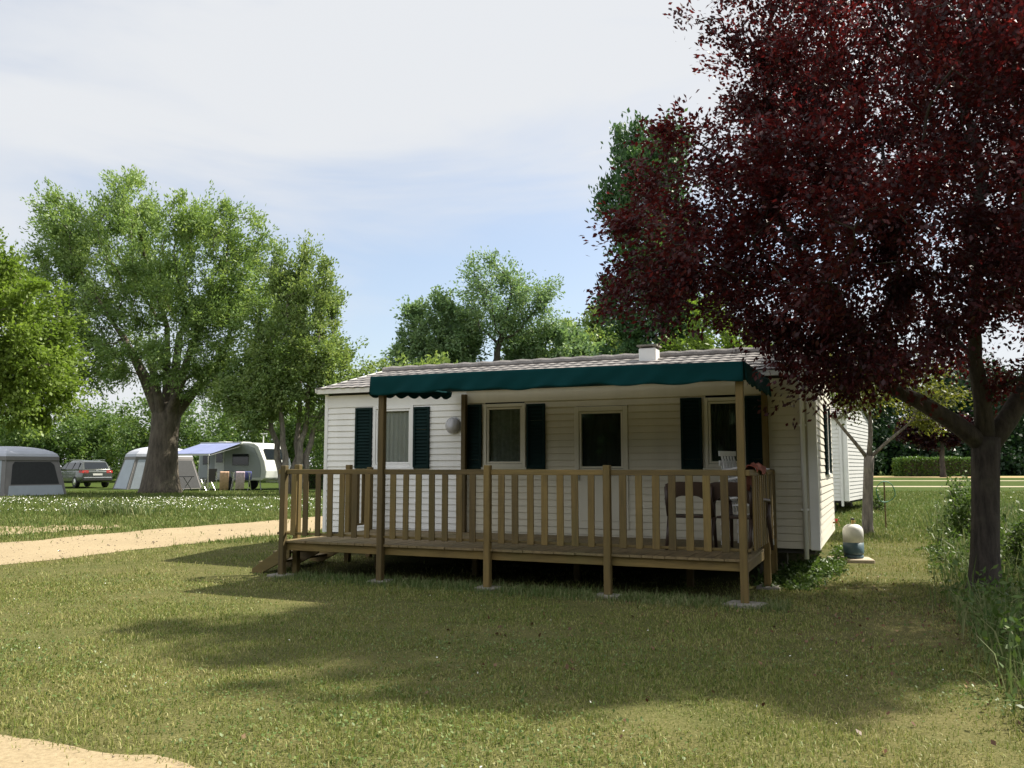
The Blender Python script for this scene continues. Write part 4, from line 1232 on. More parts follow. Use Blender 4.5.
make_tree('light_tree', 'pale yellow green tree showing through the gap under the plum crown', (7.4, 30, .4),
    [stem_line((7.4, 30, .2), (7.4, 30, 3.2), .16, .11, 6, .04, 1.3, 7)],
    [((7.3, 30, 5.6), (1.9, 1.6, 2.2)), ((8.8, 30.2, 5.0), (1.4, 1.3, 1.6)), ((10.6, 30.6, 4.6), (1.6, 1.3, 1.5))],
    M['leaf_yellow'], M['bark_grey'], 77, n_att=420, step=.36, kill=.6, n_leaf=15000, L=.17, Wd=.10, sig=.22, tip=.011, thr=.05, lumps=7)
make_tree('purple_tree', 'small purple tree with leaves coloured as in shade and a thin straight trunk in front of the clipped hedge', (43.6, 86, .6),
    [stem_line((43.6, 86, .4), (43.6, 86, 3.4), .30, .22, 6, .03, 1.3, 8)],
    [((43.4, 86, 5.2), (3.6, 3.0, 1.7)), ((41.2, 86, 5.6), (2.0, 2.0, 1.4)), ((45.8, 86, 5.4), (2.0, 2.0, 1.4))],
    M['leaf_plum_shade'], M['bark_dark'], 78, n_att=320, step=.5, kill=.9, n_leaf=11000, L=.34, Wd=.22, sig=.36, tip=.025, thr=.1, lumps=6)

def woods(name, rows, m, seed, L, Wd, n_per, label=None):
    """a far wood that reads as one mass: one object"""
    rng = np.random.default_rng(seed)
    P = []; C = []
    for (x0, x1, y, h0, h1, dx, low) in rows:
        x = x0
        while x < x1:
            h = rng.uniform(h0, h1); yy = y + rng.uniform(-3, 3); r_ = dx * rng.uniform(.65, .95)
            lob = [((x, yy, .5 + h * .62), (r_, r_, h * .38)), ((x + rng.uniform(-1, 1), yy - r_ * .3, .5 + h * .30), (r_ * 1.05, r_, h * .34))]
            lob = lumpy(lob, rng, 9, .34)
            k = int(n_per * (h / h1))
            A = in_lobes(lob, max(30, k // 14), rng, .55)
            w = rng.gamma(1.2, 1, size=len(A)); w /= w.sum()
            i = rng.choice(len(A), size=k, p=w)
            P.append(A[i] + rng.normal(size=(k, 3)) * L * .9); 
            C.append(np.clip(rng.uniform(size=len(A))[i] * .7 + rng.uniform(0, .3), 0, 1))
            x += dx * rng.uniform(.8, 1.3)
    P = np.vstack(P); C = np.concatenate(C)
    ok = P[:, 2] > .3
    o = leaf_mesh(name, P[ok], L, Wd, m, rng, None, up=.5, droop=.2, cl=C[ok])
    tag(o, kind='stuff')
    if label: o['label'] = label
    return o
woods('woods', [(-62, -6, 66, 5.2, 7.2, 3.2, 0), (-70, 4, 78, 6.0, 8.0, 3.6, 0)], M['leaf_wood'], 81, .26, .16, 6500, 'green belt of bushes and trees behind the tents and the caravan')
woods('woods', [(20, 110, 112, 10, 15, 6, 0), (22, 130, 124, 14, 20, 7, 0), (-6, 24, 84, 6, 9, 4.5, 0), (22, 120, 106, 5, 7.5, 3.4, 0)], M['leaf_dark'], 82, .62, .42, 5200, 'dark wood closing the meadow beyond the clipped hedge')

woods('woods', [(-75, 80, -29, 11, 14.5, 5.5, 0), (-80, 80, -34, 9, 12, 5.5, 0)], M['leaf_dark'], 83, .70, .48, 4200, 'wood on the other side of the lawn, facing the deck')

def hedge(label, c, rz, L, D, H, n, seed, ls):
    rng = np.random.default_rng(seed)
    # leaves on a clipped block, dense in its outer layer
    P = rng.uniform(-1, 1, size=(n, 3))
    ax = rng.choice(3, size=n, p=[.2, .45, .35]); sg = rng.choice([-1, 1], size=n)
    P[np.arange(n), ax] = sg * rng.uniform(.9, 1.02, size=n)
    # round the upper edges
    P[:, :2] *= (1 - .06 * np.clip(P[:, 2:3] - .6, 0, 1))
    P = P * np.array([L / 2, D / 2, H / 2]) + rng.normal(size=(n, 3)) * ls * .3
    P[:, 2] += H / 2
    P[:, 2] += .05 * np.sin(P[:, 0] * 1.7)
    P = P[P[:, 2] > .02]
    t = thing('hedge', label, 'hedge', c, rz)
    leaf_mesh('foliage', P, ls, ls * .6, M['leaf_hedge'], rng, t, up=.4, droop=0)
    b_ = MB(); b_.bx(-L / 2 * .88, L / 2 * .88, -D / 2 * .8, D / 2 * .8, -.1, H * .9); b_.build('twig_core', M['bark_dark'], t)
    return t
hedge('long clipped green hedge in front of the dark wood', (46.2, 92, .6), R(-2), 9.2, 1.6, 2.0, 9000, 91, .22)
hedge('low clipped hedge between the caravan and the mobile home', (-10.6, 48.5, .4), R(4), 4.5, 1.0, 1.15, 4500, 92, .13)

# ------------------------------------------------------------------ tents
def hex_tent(label, loc, rz, s0, s1, he, hr, kinds):
    t = thing('screen_tent', label, 'tent', loc, rz)
    def ring(s, z): return [Vector((s * math.cos(R(60 * k)), s * math.sin(R(60 * k)), z)) for k in range(6)]
    A = ring(s0, 0); B = ring(s1, he)
    rb = MB()
    N = 7; rings = []
    for i in range(N):
        f = i / (N - 1)
        rr = s1 * 1.03 * math.cos(f * math.pi / 2); zz = he + .02 + (hr - he) * math.sin(f * math.pi / 2)
        rings.append(ring(max(rr, .01), zz))
    vs = [p for r_ in rings for p in r_]
    rb.add(vs, [(i * 6 + k, i * 6 + (k + 1) % 6, (i + 1) * 6 + (k + 1) % 6, (i + 1) * 6 + k) for i in range(N - 1) for k in range(6)])
    rb.build('roof', M['tent_roof'], t, solid=.012)
    rim = MB(); rim.add([p * 1.035 + Vector((0, 0, .035)) if False else Vector((p.x * 1.035, p.y * 1.035, he + .03)) for p in B] + [Vector((p.x * 1.04, p.y * 1.04, he - .13)) for p in B],
                        [(k, (k + 1) % 6, 6 + (k + 1) % 6, 6 + k) for k in range(6)])
    rim.build('roof_rim', M['tent_grey'], t, solid=.012)
    for k in range(6):
        a0, a1, b0, b1 = A[k], A[(k + 1) % 6], B[k], B[(k + 1) % 6]
        out = ((a0 + a1) / 2); out.z = 0; out.normalize()
        def q(u, v, o=0.0):
            return (a0 * (1 - u) + a1 * u) * (1 - v) + (b0 * (1 - u) + b1 * u) * v + out * o
        kd = kinds[k]
        w = MB(); w.add([q(0, 0), q(1, 0), q(1, 1), q(0, 1)], [(0, 1, 2, 3)]); wl = w.build('wall', M['tent_grey'], t, solid=.01)
        if kd == 'mesh':
            w = MB(); w.add([q(.10, .30, .012), q(.92, .30, .012), q(.90, .80, .012), q(.84, .88, .012), q(.16, .88, .012), q(.12, .80, .012)], [(0, 1, 2, 3, 4, 5)]); w.build('mesh_window', M['tent_mesh'], wl, solid=.006)
            w = MB(); w.add([q(.06, .01, .014), q(.97, .01, .014), q(.96, .27, .014), q(.07, .27, .014)], [(0, 1, 2, 3)]); w.build('skirt', M['tent_panel'], wl, solid=.006)
        elif kd == 'panel':
            w = MB(); w.add([q(.07, .02, .012), q(.94, .02, .012), q(.93, .92, .012), q(.08, .92, .012)], [(0, 1, 2, 3)]); w.build('panel', M['tent_panel'], wl, solid=.006)
        elif kd == 'dark':
            w = MB(); w.add([q(.05, .02, .012), q(.95, .02, .012), q(.94, .9, .012), q(.06, .9, .012)], [(0, 1, 2, 3)]); w.build('mesh_window', M['tent_mesh'], wl, solid=.006)
    for p, qq in zip(A, B):
        l_ = MB(); l_.tube([p * 1.0, qq], .03, 6); l_.build('pole', M['tent_grey'], t)
    return t
# the view line to the first tent comes in at about 30 degrees; the mesh face looks at the camera
hex_tent('grey screen tent with a large dark mesh window and pale skirt beside the parked car', (-21.95, 36.9, .4), R(0), 2.65, 2.2, 1.62, 2.08, ['panel', 'panel', 'panel', 'panel', 'panel', 'mesh'])
hex_tent('grey screen tent with closed pale panels standing partly behind the big ash trunk', (-19.95, 48.0, .4), R(12), 2.35, 1.75, 1.75, 2.35, ['panel', 'panel', 'panel', 'panel', 'panel', 'dark'])

# ------------------------------------------------------------------ car
def make_car(label, loc, rz):
    c = thing('parked_car', label, 'car', loc, rz)
    # x forward, y left
    hw = .90
    def loft(secs, name, m, parent, smooth=True):
        """secs: list of (x, [(y, z) half outline from bottom to top])"""
        mb = MB(); n = len(secs[0][1])
        vs = []
        for x, h in secs:
            vs += [(x, y, z) for (y, z) in h] + [(x, -y, z) for (y, z) in reversed(h)]
        k = 2 * n
        fs = [(i * k + j, i * k + (j + 1) % k, (i + 1) * k + (j + 1) % k, (i + 1) * k + j) for i in range(len(secs) - 1) for j in range(k)]
        fs += [tuple(range(k)), tuple(range((len(secs) - 1) * k, len(secs) * k))]
        mb.add(vs, fs)
        return mb.build(name, m, parent, smooth=smooth, bevel=.02, seg=2)
    def sec(x, w, zb, zt, wt=None):
        wt = wt or w * .97
        return (x, [(w * .90, zb), (w, zb + .12), (w, (zb + zt) / 2), (wt, zt - .06), (wt * .94, zt)])
    body = loft([sec(-2.25, hw * .90, .42, .92), sec(-2.12, hw * .98, .32, 1.0), sec(-1.3, hw, .27, 1.01), sec(0, hw, .25, .99), sec(1.1, hw, .26, .96), sec(1.9, hw * .95, .28, .86), sec(2.2, hw * .80, .36, .70)], 'body', M['car_paint'], c)
    # cabin of paint with dark glass let into it
    def csec(x, w0, w1, z0, z1): return (x, [(w0, z0), (w0 * .985, z0 + .10), ((w0 + w1) / 2, (z0 + z1) / 2), (w1, z1 - .05), (w1 * .9, z1)])
    loft([csec(-2.13, hw * .93, hw * .88, .99, 1.04), csec(-1.72, hw * .95, hw * .72, .99, 1.50), csec(-1.0, hw * .96, hw * .73, .98, 1.57), csec(-.1, hw * .96, hw * .73, .97, 1.56), csec(.45, hw * .95, hw * .70, .96, 1.46), csec(1.15, hw * .93, hw * .85, .93, .98)], 'cabin', M['car_paint'], c)
    rw = MB(); rw.add([(-2.10, .66, 1.07), (-2.10, -.66, 1.07), (-1.80, -.58, 1.44), (-1.80, .58, 1.44)], [(0, 1, 2, 3)]); rw.build('rear_window', M['car_glass'], c, solid=.03)
    ws = MB(); ws.add([(1.10, .72, 1.01), (1.10, -.72, 1.01), (.50, -.58, 1.45), (.50, .58, 1.45)], [(0, 1, 2, 3)]); ws.build('windscreen', M['car_glass'], c, solid=.03)
    for s in (-1, 1):
        for (x0, x1, x2, x3) in ((-1.70, -.88, -1.02, -1.58), (-.80, .18, .06, -.84), (.24, .95, .42, .16)):
            g_ = MB(); g_.add([(x0, s * .862, 1.05), (x1, s * .862, 1.05), (x2, s * .715, 1.43), (x3, s * .715, 1.43)], [(0, 1, 2, 3)]); g_.build('side_window', M['car_glass'], c, solid=.03)
        tl = MB(); tl.add([(-2.235, s * .82, .84), (-2.235, s * .50, .84), (-2.22, s * .48, .98), (-2.20, s * .80, .98), (-1.98, s * .91, .86), (-1.98, s * .905, .98)], [(0, 1, 2, 3), (0, 3, 5, 4)]); tl.build('tail_light', M['tail'], c, solid=.04)
        rr_b = MB(); rr_b.bar((-1.6, s * .62, 1.60), (.2, s * .62, 1.60), .03, .035); rr_b.build('roof_rail', M['chrome'], c)
        mr = MB(); mr.box((.72, s * .98, 1.06), (.12, .16, .12)); mr.build('mirror', M['car_paint'], c, bevel=.02)
    bp = MB(); bp.box((-2.27, 0, .50), (.10, 1.62, .20)); bp.build('bumper', M['car_trim'], c, bevel=.03)
    bs = MB(); bs.box((-2.325, 0, .575), (.02, 1.50, .06)); bs.build('bumper_strip', M['chrome'], c, bevel=.008)
    pl = MB(); pl.box((-2.262, 0, .76), (.02, .52, .11)); pl.build('number_plate', M['plate'], c)
    em = MB(); em.box((-2.17, 0, .985), (.02, .14, .07)); em.build('badge', M['chrome'], c, bevel=.006)
    for x in (-1.32, 1.32):
        for s in (-1, 1):
            w = MB(); w.lathe([(.20, -.11), (.31, -.11), (.335, -.08), (.335, .08), (.31, .11), (.20, .11)], 24, (x, s * .80, .335), 'Y'); wo = w.build('wheel', M['rubber'], c, smooth=False)
            r_ = MB(); r_.lathe([(.0, .02), (.06, .03), (.19, .015), (.20, -.02)] if s > 0 else [(.20, .02), (.19, -.015), (.06, -.03), (.0, -.02)], 16, (x, s * .895, .335), 'Y'); r_.build('rim', M['chrome'], wo)
    return c
make_car('grey green estate car parked between the two screen tents', (-25.3, 50.1, .43), R(90 + 47))

# ------------------------------------------------------------------ caravan with its blue awning
VA = R(-24)
van = thing('caravan', 'white and grey caravan with a sloping nose parked behind the several stemmed tree', 'caravan', (-14.5, 46.3, .4), VA)
vb = MB()
prof = [(-2.3, .50), (-2.36, 1.0), (-2.30, 2.2), (-2.15, 2.42), (-1.9, 2.50), (1.0, 2.50), (1.45, 2.46), (1.75, 2.30), (2.15, 1.55), (2.30, 1.0), (2.25, .62), (2.0, .50)]
vb.prism([(p[0], p[1]) for p in prof], -1.08, 1.08, 'Y'); vb.build('body', M['van_white'], van, bevel=.06, seg=3)
vs_ = MB(); vs_.prism([(p[0] * .985, p[1]) for p in prof[:0]] or [(-2.22, .62), (-2.26, 1.0), (-2.2, 2.15), (-2.05, 2.34), (1.05, 2.36), (1.50, 2.2), (1.88, 1.55), (1.98, 1.0), (1.95, .66)], -1.10, -1.083, 'Y'); vs_.build('side_panel', M['van_grey'], van)
for (x0, x1, z0, z1) in ((-2.0, -1.55, 1.35, 1.95), (.05, 1.15, 1.30, 1.90)):
    w = MB(); w.bx(x0, x1, -1.125, -1.102, z0, z1); w.build('window', M['car_glass'], van, bevel=.02)
d_ = MB(); d_.bx(-1.15, -.5, -1.122, -1.102, .62, 2.12); dd = d_.build('door', M['van_white'], van, bevel=.01)
w = MB(); w.bx(-1.05, -.6, -1.135, -1.1225, 1.45, 1.95); w.build('pane', M['car_glass'], dd)
w = MB(); w.add([(1.86, -.80, 2.16), (1.86, .80, 2.16), (2.15, .85, 1.62), (2.15, -.85, 1.62)], [(0, 1, 2, 3)]); w = w.build('front_window', M['car_glass'], van, solid=.02); w.location = (.015, 0, .01)
for s in (-1, 1):
    w = MB(); w.lathe([(.17, -.09), (.28, -.09), (.30, -.06), (.30, .06), (.28, .09), (.17, .09)], 20, (-.3, s * .98, .30), 'Y'); w.build('wheel', M['rubber'], van)
    w = MB(); w.prism([(-.75, .499), (-.6, .70), (0, .70), (.15, .499)], s * 1.10 - .012, s * 1.10 + .012, 'Y'); w.build('wheel_arch', M['car_trim'], van)
w = MB(); w.bar((2.0, 0, .45), (3.3, 0, .42), .09, .09); w.bar((2.0, -.7, .45), (3.2, -.03, .42), .06, .08); w.bar((2.0, .7, .45), (3.2, .03, .42), .06, .08); w.tube([(3.0, 0, .0), (3.0, 0, .6)], .035, 8); w.build('tow_bar', M['metal'], van)
w = MB(); w.bx(-.5, .1, -.4, .3, 2.502, 2.57); w.bx(-1.7, -1.2, -.3, .3, 2.502, 2.60); w.build('roof_vent', M['van_white'], van, bevel=.02)
for (x, s) in ((-2.0, -1), (-2.0, 1), (1.75, -1), (1.75, 1)):
    w = MB(); w.tube([(x, s * .9, .52), (x + .1, s * .9, .0)], .03, 6); w.build('corner_steady', M['metal'], van)
w = MB(); w.tube([(.9, .3, 2.49), (.9, .3, 3.05)], .03, 8); w.bar((.7, .3, 3.02), (1.15, .3, 3.02), .03, .05); w.build('antenna', M['van_white'], van)

cw = thing('canvas_awning', 'pale blue canvas awning pulled out from the side of the caravan', 'awning', tuple(van.location), VA)
def vp(u, v): return (-2.1 + 2.75 * u, -1.15 - 2.3 * v, 2.47 - .62 * v - .05 * math.sin(math.pi * v) * abs(math.sin(u * 6)))
V = np.array([[vp(i / 24, j / 8) for i in range(25)] for j in range(9)]).reshape(-1, 3); idx = np.arange(225).reshape(9, 25)
o = np_mesh('canopy', V, np.stack([idx[:-1, :-1], idx[:-1, 1:], idx[1:, 1:], idx[1:, :-1]], -1).reshape(-1, 4), M['blue_canvas'], None, cw, True)
md = o.modifiers.new('solid', 'SOLIDIFY'); md.thickness = .012
o = MB().bar((-2.12, -3.45, 1.83), (.67, -3.45, 1.83), .05, .09).build('front_bar', M['van_white'], cw)
o = MB().bar((-2.15, -1.14, 2.49), (.7, -1.14, 2.49), .07, .09).build('cassette', M['van_white'], cw)
for x in (-2.05, .60):
    MB().tube([(x, -3.44, 1.80), (x, -3.40, .0)], .028, 8).build('leg', M['chrome'], cw)
    MB().bar((x, -3.42, 1.78), (x, -1.16, 2.30), .03, .03).build('arm', M['chrome'], cw)

def VW(x, y, z=0):
    c_, s_ = math.cos(VA), math.sin(VA)
    return (van.location.x + c_ * x - s_ * y, van.location.y + s_ * x + c_ * y, .4 + z)
ct = thing('camping_table', 'dark camping table on crossed legs under the blue awning', 'table', VW(-2.0, -2.6), VA)
MB().bx(-.55, .55, -.35, .35, .69, .72).build('tabletop', M['car_trim'], ct)
for x in (-.45, .45):
    for s in (-1, 1): MB().bar((x, s * .30, .0), (x, -s * .30, .685), .025, .025).build('leg', M['chrome'], ct)
def camp_chair(label, p, rz):
    c = thing('camping_chair', label, 'chair', p, rz, 'folding chairs under the caravan awning')
    MB().bx(-.24, .24, -.22, .22, .42, .45).build('seat', M['car_trim'], c)
    MB().bar((0, .22, .46), (0, .42, 1.12), .48, .02).build('backrest', M['car_trim'], c)
    for s in (-1, 1):
        MB().bar((s * .26, -.26, 0), (s * .26, .22, .60), .025, .025).build('leg', M['chrome'], c)
        MB().bar((s * .275, .30, 0), (s * .275, -.20, .60), .025, .025).build('leg', M['chrome'], c)
        MB().bar((s * .27, -.22, .62), (s * .27, .30, .64), .045, .025).build('armrest', M['car_trim'], c)
    return c
camp_chair('dark folding chair next to the caravan door', VW(-.9, -2.0), VA + R(-60))
camp_chair('dark folding chair beside the front leg of the blue awning', VW(.1, -2.9), VA + R(-100))
def rack(label, p, rz, group=None):
    r_ = thing('drying_rack', label, 'drying rack', p, rz, group)
    f = MB()
    for s in (-1, 1):
        f.bar((s * .42, -.32, 0), (s * .42, .18, .95), .022, .022); f.bar((s * .42, .32, 0), (s * .42, -.18, .95), .022, .022)
    for y in (-.18, -.06, .06, .18): f.bar((-.42, y, .95), (.42, y, .95), .015, .015)
    f.build('rack_frame', M['chrome'], r_)
    return r_
def hung(label, m, p, rz, w, h0, h1):
    mb = MB(); vs = []; n = 14
    for i in range(n + 1):
        u = i / n; x = -w / 2 + w * u
        k = .015 * math.sin(u * 13)
        vs += [(x, -.215 - k, h0), (x, -.198, .93), (x, -.18, .975), (x, -.155, .93), (x, -.14 + k, h1)]
    mb.add(vs, [(i * 5 + j, i * 5 + 5 + j, i * 5 + 6 + j, i * 5 + 1 + j) for i in range(n) for j in range(4)])
    o = mb.build('towel', m, None, smooth=True, solid=.012)
    o.location = p; o.rotation_euler = (0, 0, rz)
    return tag(o, label, 'towel')
pr_ = VW(1.25, -2.9)
rack('folding clothes rack hung with the orange towel', pr_, R(6))
hung('orange towel hanging on the rack in front of the caravan', M['towel_orange'], pr_, R(6), .44, .04, .5)
pr2 = VW(2.15, -2.75)
rack('folding clothes rack hung with the pink and the navy towels', pr2, R(2))
hung('pink patterned towel hanging beside the orange one', M['towel_pink'], pr2, R(2), .44, .10, .5)
o = hung('navy towel folded behind the pink one on the rack', M['towel_blue'], (pr2[0] + .05, pr2[1] + .36, pr2[2]), R(2), .80, .55, .6)

# white marker post between the car and the pale tent, green hose on a stake
o = MB().tube([(0, 0, -.2), (0, 0, 1.25)], .07, 8).build('marker_post', M['van_white'], None); o.location = (-23.6, 52.5, .42)
tag(o, 'white marker post standing behind the parked car', 'post')
hs = thing('garden_hose', 'green garden hose coiled on a thin stake beside the fruit tree', 'hose', (8.75, 20.0, gz(20)), R(10))
MB().tube([(0, .02, -.1), (0, .02, 1.12)], .018, 6).build('stake', M['wood_v'], hs)
mb = MB(); mb.tube([((.24 + .012 * math.sin(k * .9)) * math.sin(k * .2244), -.02 - .004 * (k // 28), .86 + (.24 + .012 * math.cos(k * .7)) * math.cos(k * .2244)) for k in range(85)], .008, 6)
mb.build('coil', M['hose'], hs, smooth=True)

# ------------------------------------------------------------------ lawn, meadow, weeds (what nobody could count)
def in_poly(P, poly):
    x, y = P[:, 0], P[:, 1]; ins = np.zeros(len(P), bool)
    n = len(poly)
    for i in range(n):
        x0, y0 = poly[i]; x1, y1 = poly[(i + 1) % n]
        c = ((y0 > y) != (y1 > y)) & (x < (x1 - x0) * (y - y0) / (y1 - y0 + 1e-12) + x0)
        ins ^= c
    return ins

def fan_points(y0, y1, dens, rng, spread=.66, extra=1.5):
    """random ground points in the strip between two distances"""
    w1 = y1 * spread + extra
    n = int(dens * (y1 - y0) * 2 * w1)
    P = np.column_stack([rng.uniform(-w1, w1, n), rng.uniform(y0, y1, n)])
    return P[np.abs(P[:, 0]) < P[:, 1] * spread + extra]

def not_path(P, rng, keep=.0):
    m = np.zeros(len(P), bool)
    for pg in PATHS:
        J = P + rng.normal(size=P.shape) * .09
        m |= in_poly(J, pg)
    soft = in_poly(P + rng.normal(size=P.shape) * .25, PATHS[2])
    return ~m | (rng.uniform(size=len(P)) < keep) | (soft & (rng.uniform(size=len(P)) < .65))

def local(P):
    d = P - np.array([PR.x, PR.y])
    return d @ np.array([UX.x, UX.y]), d @ np.array([VY.x, VY.y])

def off_pads(P):
    m = np.ones(len(P), bool)
    for (a, b), _, (sx, sy) in pads:
        w = WP(a, b); m &= np.hypot(P[:, 0] - w.x, P[:, 1] - w.y) > max(sx, sy) * .56
    return m & ~((np.abs(P[:, 0] - 5.68) < .42) & (np.abs(P[:, 1] - 14.35) < .45))

def vnoise(P, s, seed=0):
    g = np.random.default_rng(seed).uniform(size=(64, 64))
    q = P * s; i = np.floor(q).astype(int); f = q - i; f = f * f * (3 - 2 * f)
    a = g[i[:, 0] % 64, i[:, 1] % 64]; b = g[(i[:, 0] + 1) % 64, i[:, 1] % 64]
    c = g[i[:, 0] % 64, (i[:, 1] + 1) % 64]; d = g[(i[:, 0] + 1) % 64, (i[:, 1] + 1) % 64]
    return (a * (1 - f[:, 0]) + b * f[:, 0]) * (1 - f[:, 1]) + (c * (1 - f[:, 0]) + d * f[:, 0]) * f[:, 1]

def blades(name, P, H, Wd, m, rng, bend=.5, rnd=None, kind='stuff'):
    n = len(P)
    z = np.interp(P[:, 1], KY, KZ)
    a = rng.uniform(0, 2 * np.pi, n); b = rng.uniform(0, 2 * np.pi, n)
    lean = np.abs(rng.normal(size=n)) * bend
    s = np.column_stack([np.cos(a), np.sin(a), np.zeros(n)])
    l = np.column_stack([np.cos(b), np.sin(b), np.zeros(n)])
    base = np.column_stack([P, z - .005])
    H = np.broadcast_to(H, n)[:, None]; Wd = np.broadcast_to(Wd, n)[:, None]
    up = np.array([0, 0, 1.0])
    mid = base + up * H * .55 + l * (lean[:, None] * H * .30)
    tip = base + up * H * (1 - .35 * np.clip(lean, 0, 1.4)[:, None]) + l * (lean[:, None] * H * .95)
    V = np.empty((n, 5, 3), np.float32)
    V[:, 0] = base - s * Wd * .5; V[:, 1] = base + s * Wd * .5
    V[:, 2] = mid + s * Wd * .42; V[:, 3] = mid - s * Wd * .42; V[:, 4] = tip
    i = np.arange(n) * 5
    T = np.concatenate([np.stack([i, i + 1, i + 2], -1), np.stack([i, i + 2, i + 3], -1), np.stack([i + 3, i + 2, i + 4], -1)])
    r_ = rng.uniform(size=n) if rnd is None else rnd
    o = np_mesh(name, V.reshape(-1, 3), T, m, np.repeat(r_, 5))
    tag(o, kind=kind)
    return o

rg = np.random.default_rng(7)
L_EDGE = np.array([(3.25, 5.2), (3.6, 6.3), (4.5, 8.4), (5.3, 10.4), (7.6, 15.0), (9.3, 19.0), (11.2, 22.5), (14, 28), (30, 30), (30, 4), (6, 3.5)])   # unmown strip by the plum tree
def lawn():
    P = np.vstack([fan_points(3.2, 7.0, 3200, rg), fan_points(7.0, 12.0, 1500, rg), fan_points(12.0, 19.0, 560, rg)])
    P = P[not_path(P, rg, .004)]
    P = P[~in_poly(P, L_EDGE)]
    x, y = local(P)
    inside = (x > -7.7) & (x < .66) & (y > 2.4) & (y < 6.8)
    under = (x > -6.5) & (x < 0) & (y > .3) & (y < 2.6)
    keep = ~inside & (~under | (rg.uniform(size=len(P)) < .25))
    P = P[keep & off_pads(P)]
    v = .6 * vnoise(P, 1.1, 1) + .4 * vnoise(P, 4.0, 2)
    P = P[rg.uniform(size=len(P)) < np.clip(.45 + (v - .25) * 1.7, .40, 1)]
    v = .6 * vnoise(P, 1.1, 1) + .4 * vnoise(P, 4.0, 2)
    d = P[:, 1]
    H = rg.gamma(5, .0046, len(P)) + .008
    H *= np.where(d > 12, 1.25, 1.0) * np.clip(.45 + 1.2 * v, .5, 1.4)
    Wd = .0042 + .00042 * d
    blades('lawn_grass', P, H, Wd, M['grass'], rg, .75)
lawn()
def clover():
    P = np.vstack([fan_points(3.2, 8.0, 420, rg), fan_points(8.0, 13.0, 130, rg)])
    P = P[not_path(P, rg, .0)]; P = P[~in_poly(P, L_EDGE)]
    x, y = local(P); P = P[~((x > -6.5) & (x < .66) & (y > .2) & (y < 6.8))]
    g = np.sin(P[:, 0] * 1.3 + 2) + np.sin(P[:, 1] * 1.7 + P[:, 0]) + rg.normal(size=len(P)) * .8
    P = P[g > .1]
    Q = np.column_stack([P, rg.uniform(.012, .045, len(P))])
    o = leaf_mesh('clover', Q, .024, .019, M['leaf_clover'], rg, None, up=2.2, droop=0)
    tag(o, kind='stuff')
clover()
def meadow():
    P = np.vstack([fan_points(17, 26, 300, rg, .66, 3), fan_points(26, 42, 130, rg, .68, 4)])
    P = P[not_path(P, rg, .01)]
    x, y = local(P); P = P[~((x > -7.9) & (x < .9) & (y > 2.0) & (y < 7.0))]
    # mown lawn on this side of the sandy path
    near = (P[:, 0] > -9) & (P[:, 0] < 7) & (P[:, 1] < 21 + P[:, 0] * .9) 
    H = rg.gamma(4, .014, len(P)) + .02
    H[near] *= .45
    tuft = np.exp(-((P[:, 0] + 11.4) ** 2 + (P[:, 1] - 23.7) ** 2) / .5)
    H *= 1 + 2.2 * tuft
    blades('meadow_grass', P, H, .008 + .0005 * P[:, 1], M['meadow'], rg, .55)
meadow()
# clump of longer grass beside the path
Pq = np.array([-11.3, 23.9]) + rg.normal(size=(900, 2)) * np.array([.55, .30])
o = blades('tall_grass', Pq, rg.uniform(.22, .48, 900), .022, M['tallgrass'], rg, .6)

def flowers():
    n = 4200
    t = rg.uniform(size=n)
    # drifts of daisies in the meadow in front of the tents
    X = rg.uniform(-21, -5.5, n)
    Y = 24.8 + rg.uniform(0, 7.5, n) + (X + 13) * .02
    P = np.column_stack([X, Y])
    g = np.sin(X * .9) + np.sin(Y * 1.4 + X * .5) + rg.normal(size=n) * .8 + .7
    P = P[g > .3]; P = P[not_path(P, rg)]
    Q = np.column_stack([P, np.interp(P[:, 1], KY, KZ) + rg.uniform(.05, .11, len(P))])
    o = leaf_mesh('daisies', Q, .042, .042, M['petal'], rg, None, up=3, droop=0); tag(o, kind='stuff')
    P = np.vstack([fan_points(4.2, 12, .7, rg)])
    P = P[not_path(P, rg)]; P = P[~in_poly(P, L_EDGE)]
    x, y = local(P); P = P[~((x > -7.7) & (x < .66) & (y > 2.2) & (y < 6.8))]
    Q = np.column_stack([P, rg.uniform(.03, .06, len(P))])
    o = leaf_mesh('clover_flowers', Q, .016, .016, M['petal'], rg, None, up=2, droop=0); tag(o, kind='stuff')
flowers()

def tall_strip():
    P = np.vstack([fan_points(4.6, 9, 420, rg, .72, 1.5), fan_points(9, 15, 260, rg, .75, 2), fan_points(15, 26, 70, rg, .78, 3)])
    P = P[in_poly(P + rg.normal(size=P.shape) * .12, L_EDGE)]
    # ragged, lower towards the mown side and at the foot of the plum
    H = rg.gamma(6, .047, len(P)) + .06
    H *= np.clip(np.hypot(P[:, 0] - 5.9, P[:, 1] - 10.6) / 1.5, .30, 1)
    blades('tall_grass', P, H, .007 + .0009 * P[:, 1], M['tallgrass'], rg, .55)
    # leafy weeds among the grass
    S = P[rg.choice(len(P), 1300, replace=False)]
    L_ = []
    for p in S:
        h = rg.uniform(.2, .7) * float(np.clip(math.hypot(p[0] - 5.9, p[1] - 10.6) / 1.6, .3, 1)); k = int(h * 26) + 2
        f = rg.uniform(.15, 1, k)
        sway = rg.normal(size=2) * .12
        q = np.column_stack([p[0] + sway[0] * f + rg.normal(size=k) * .045, p[1] + sway[1] * f + rg.normal(size=k) * .045, gz(p[1]) + f * h])
        L_.append(q)
    Q = np.vstack(L_)
    o = leaf_mesh('weeds', Q, .075, .035, M['leaf_weed'], rg, None, up=.6, droop=.1); tag(o, kind='stuff')
tall_strip()

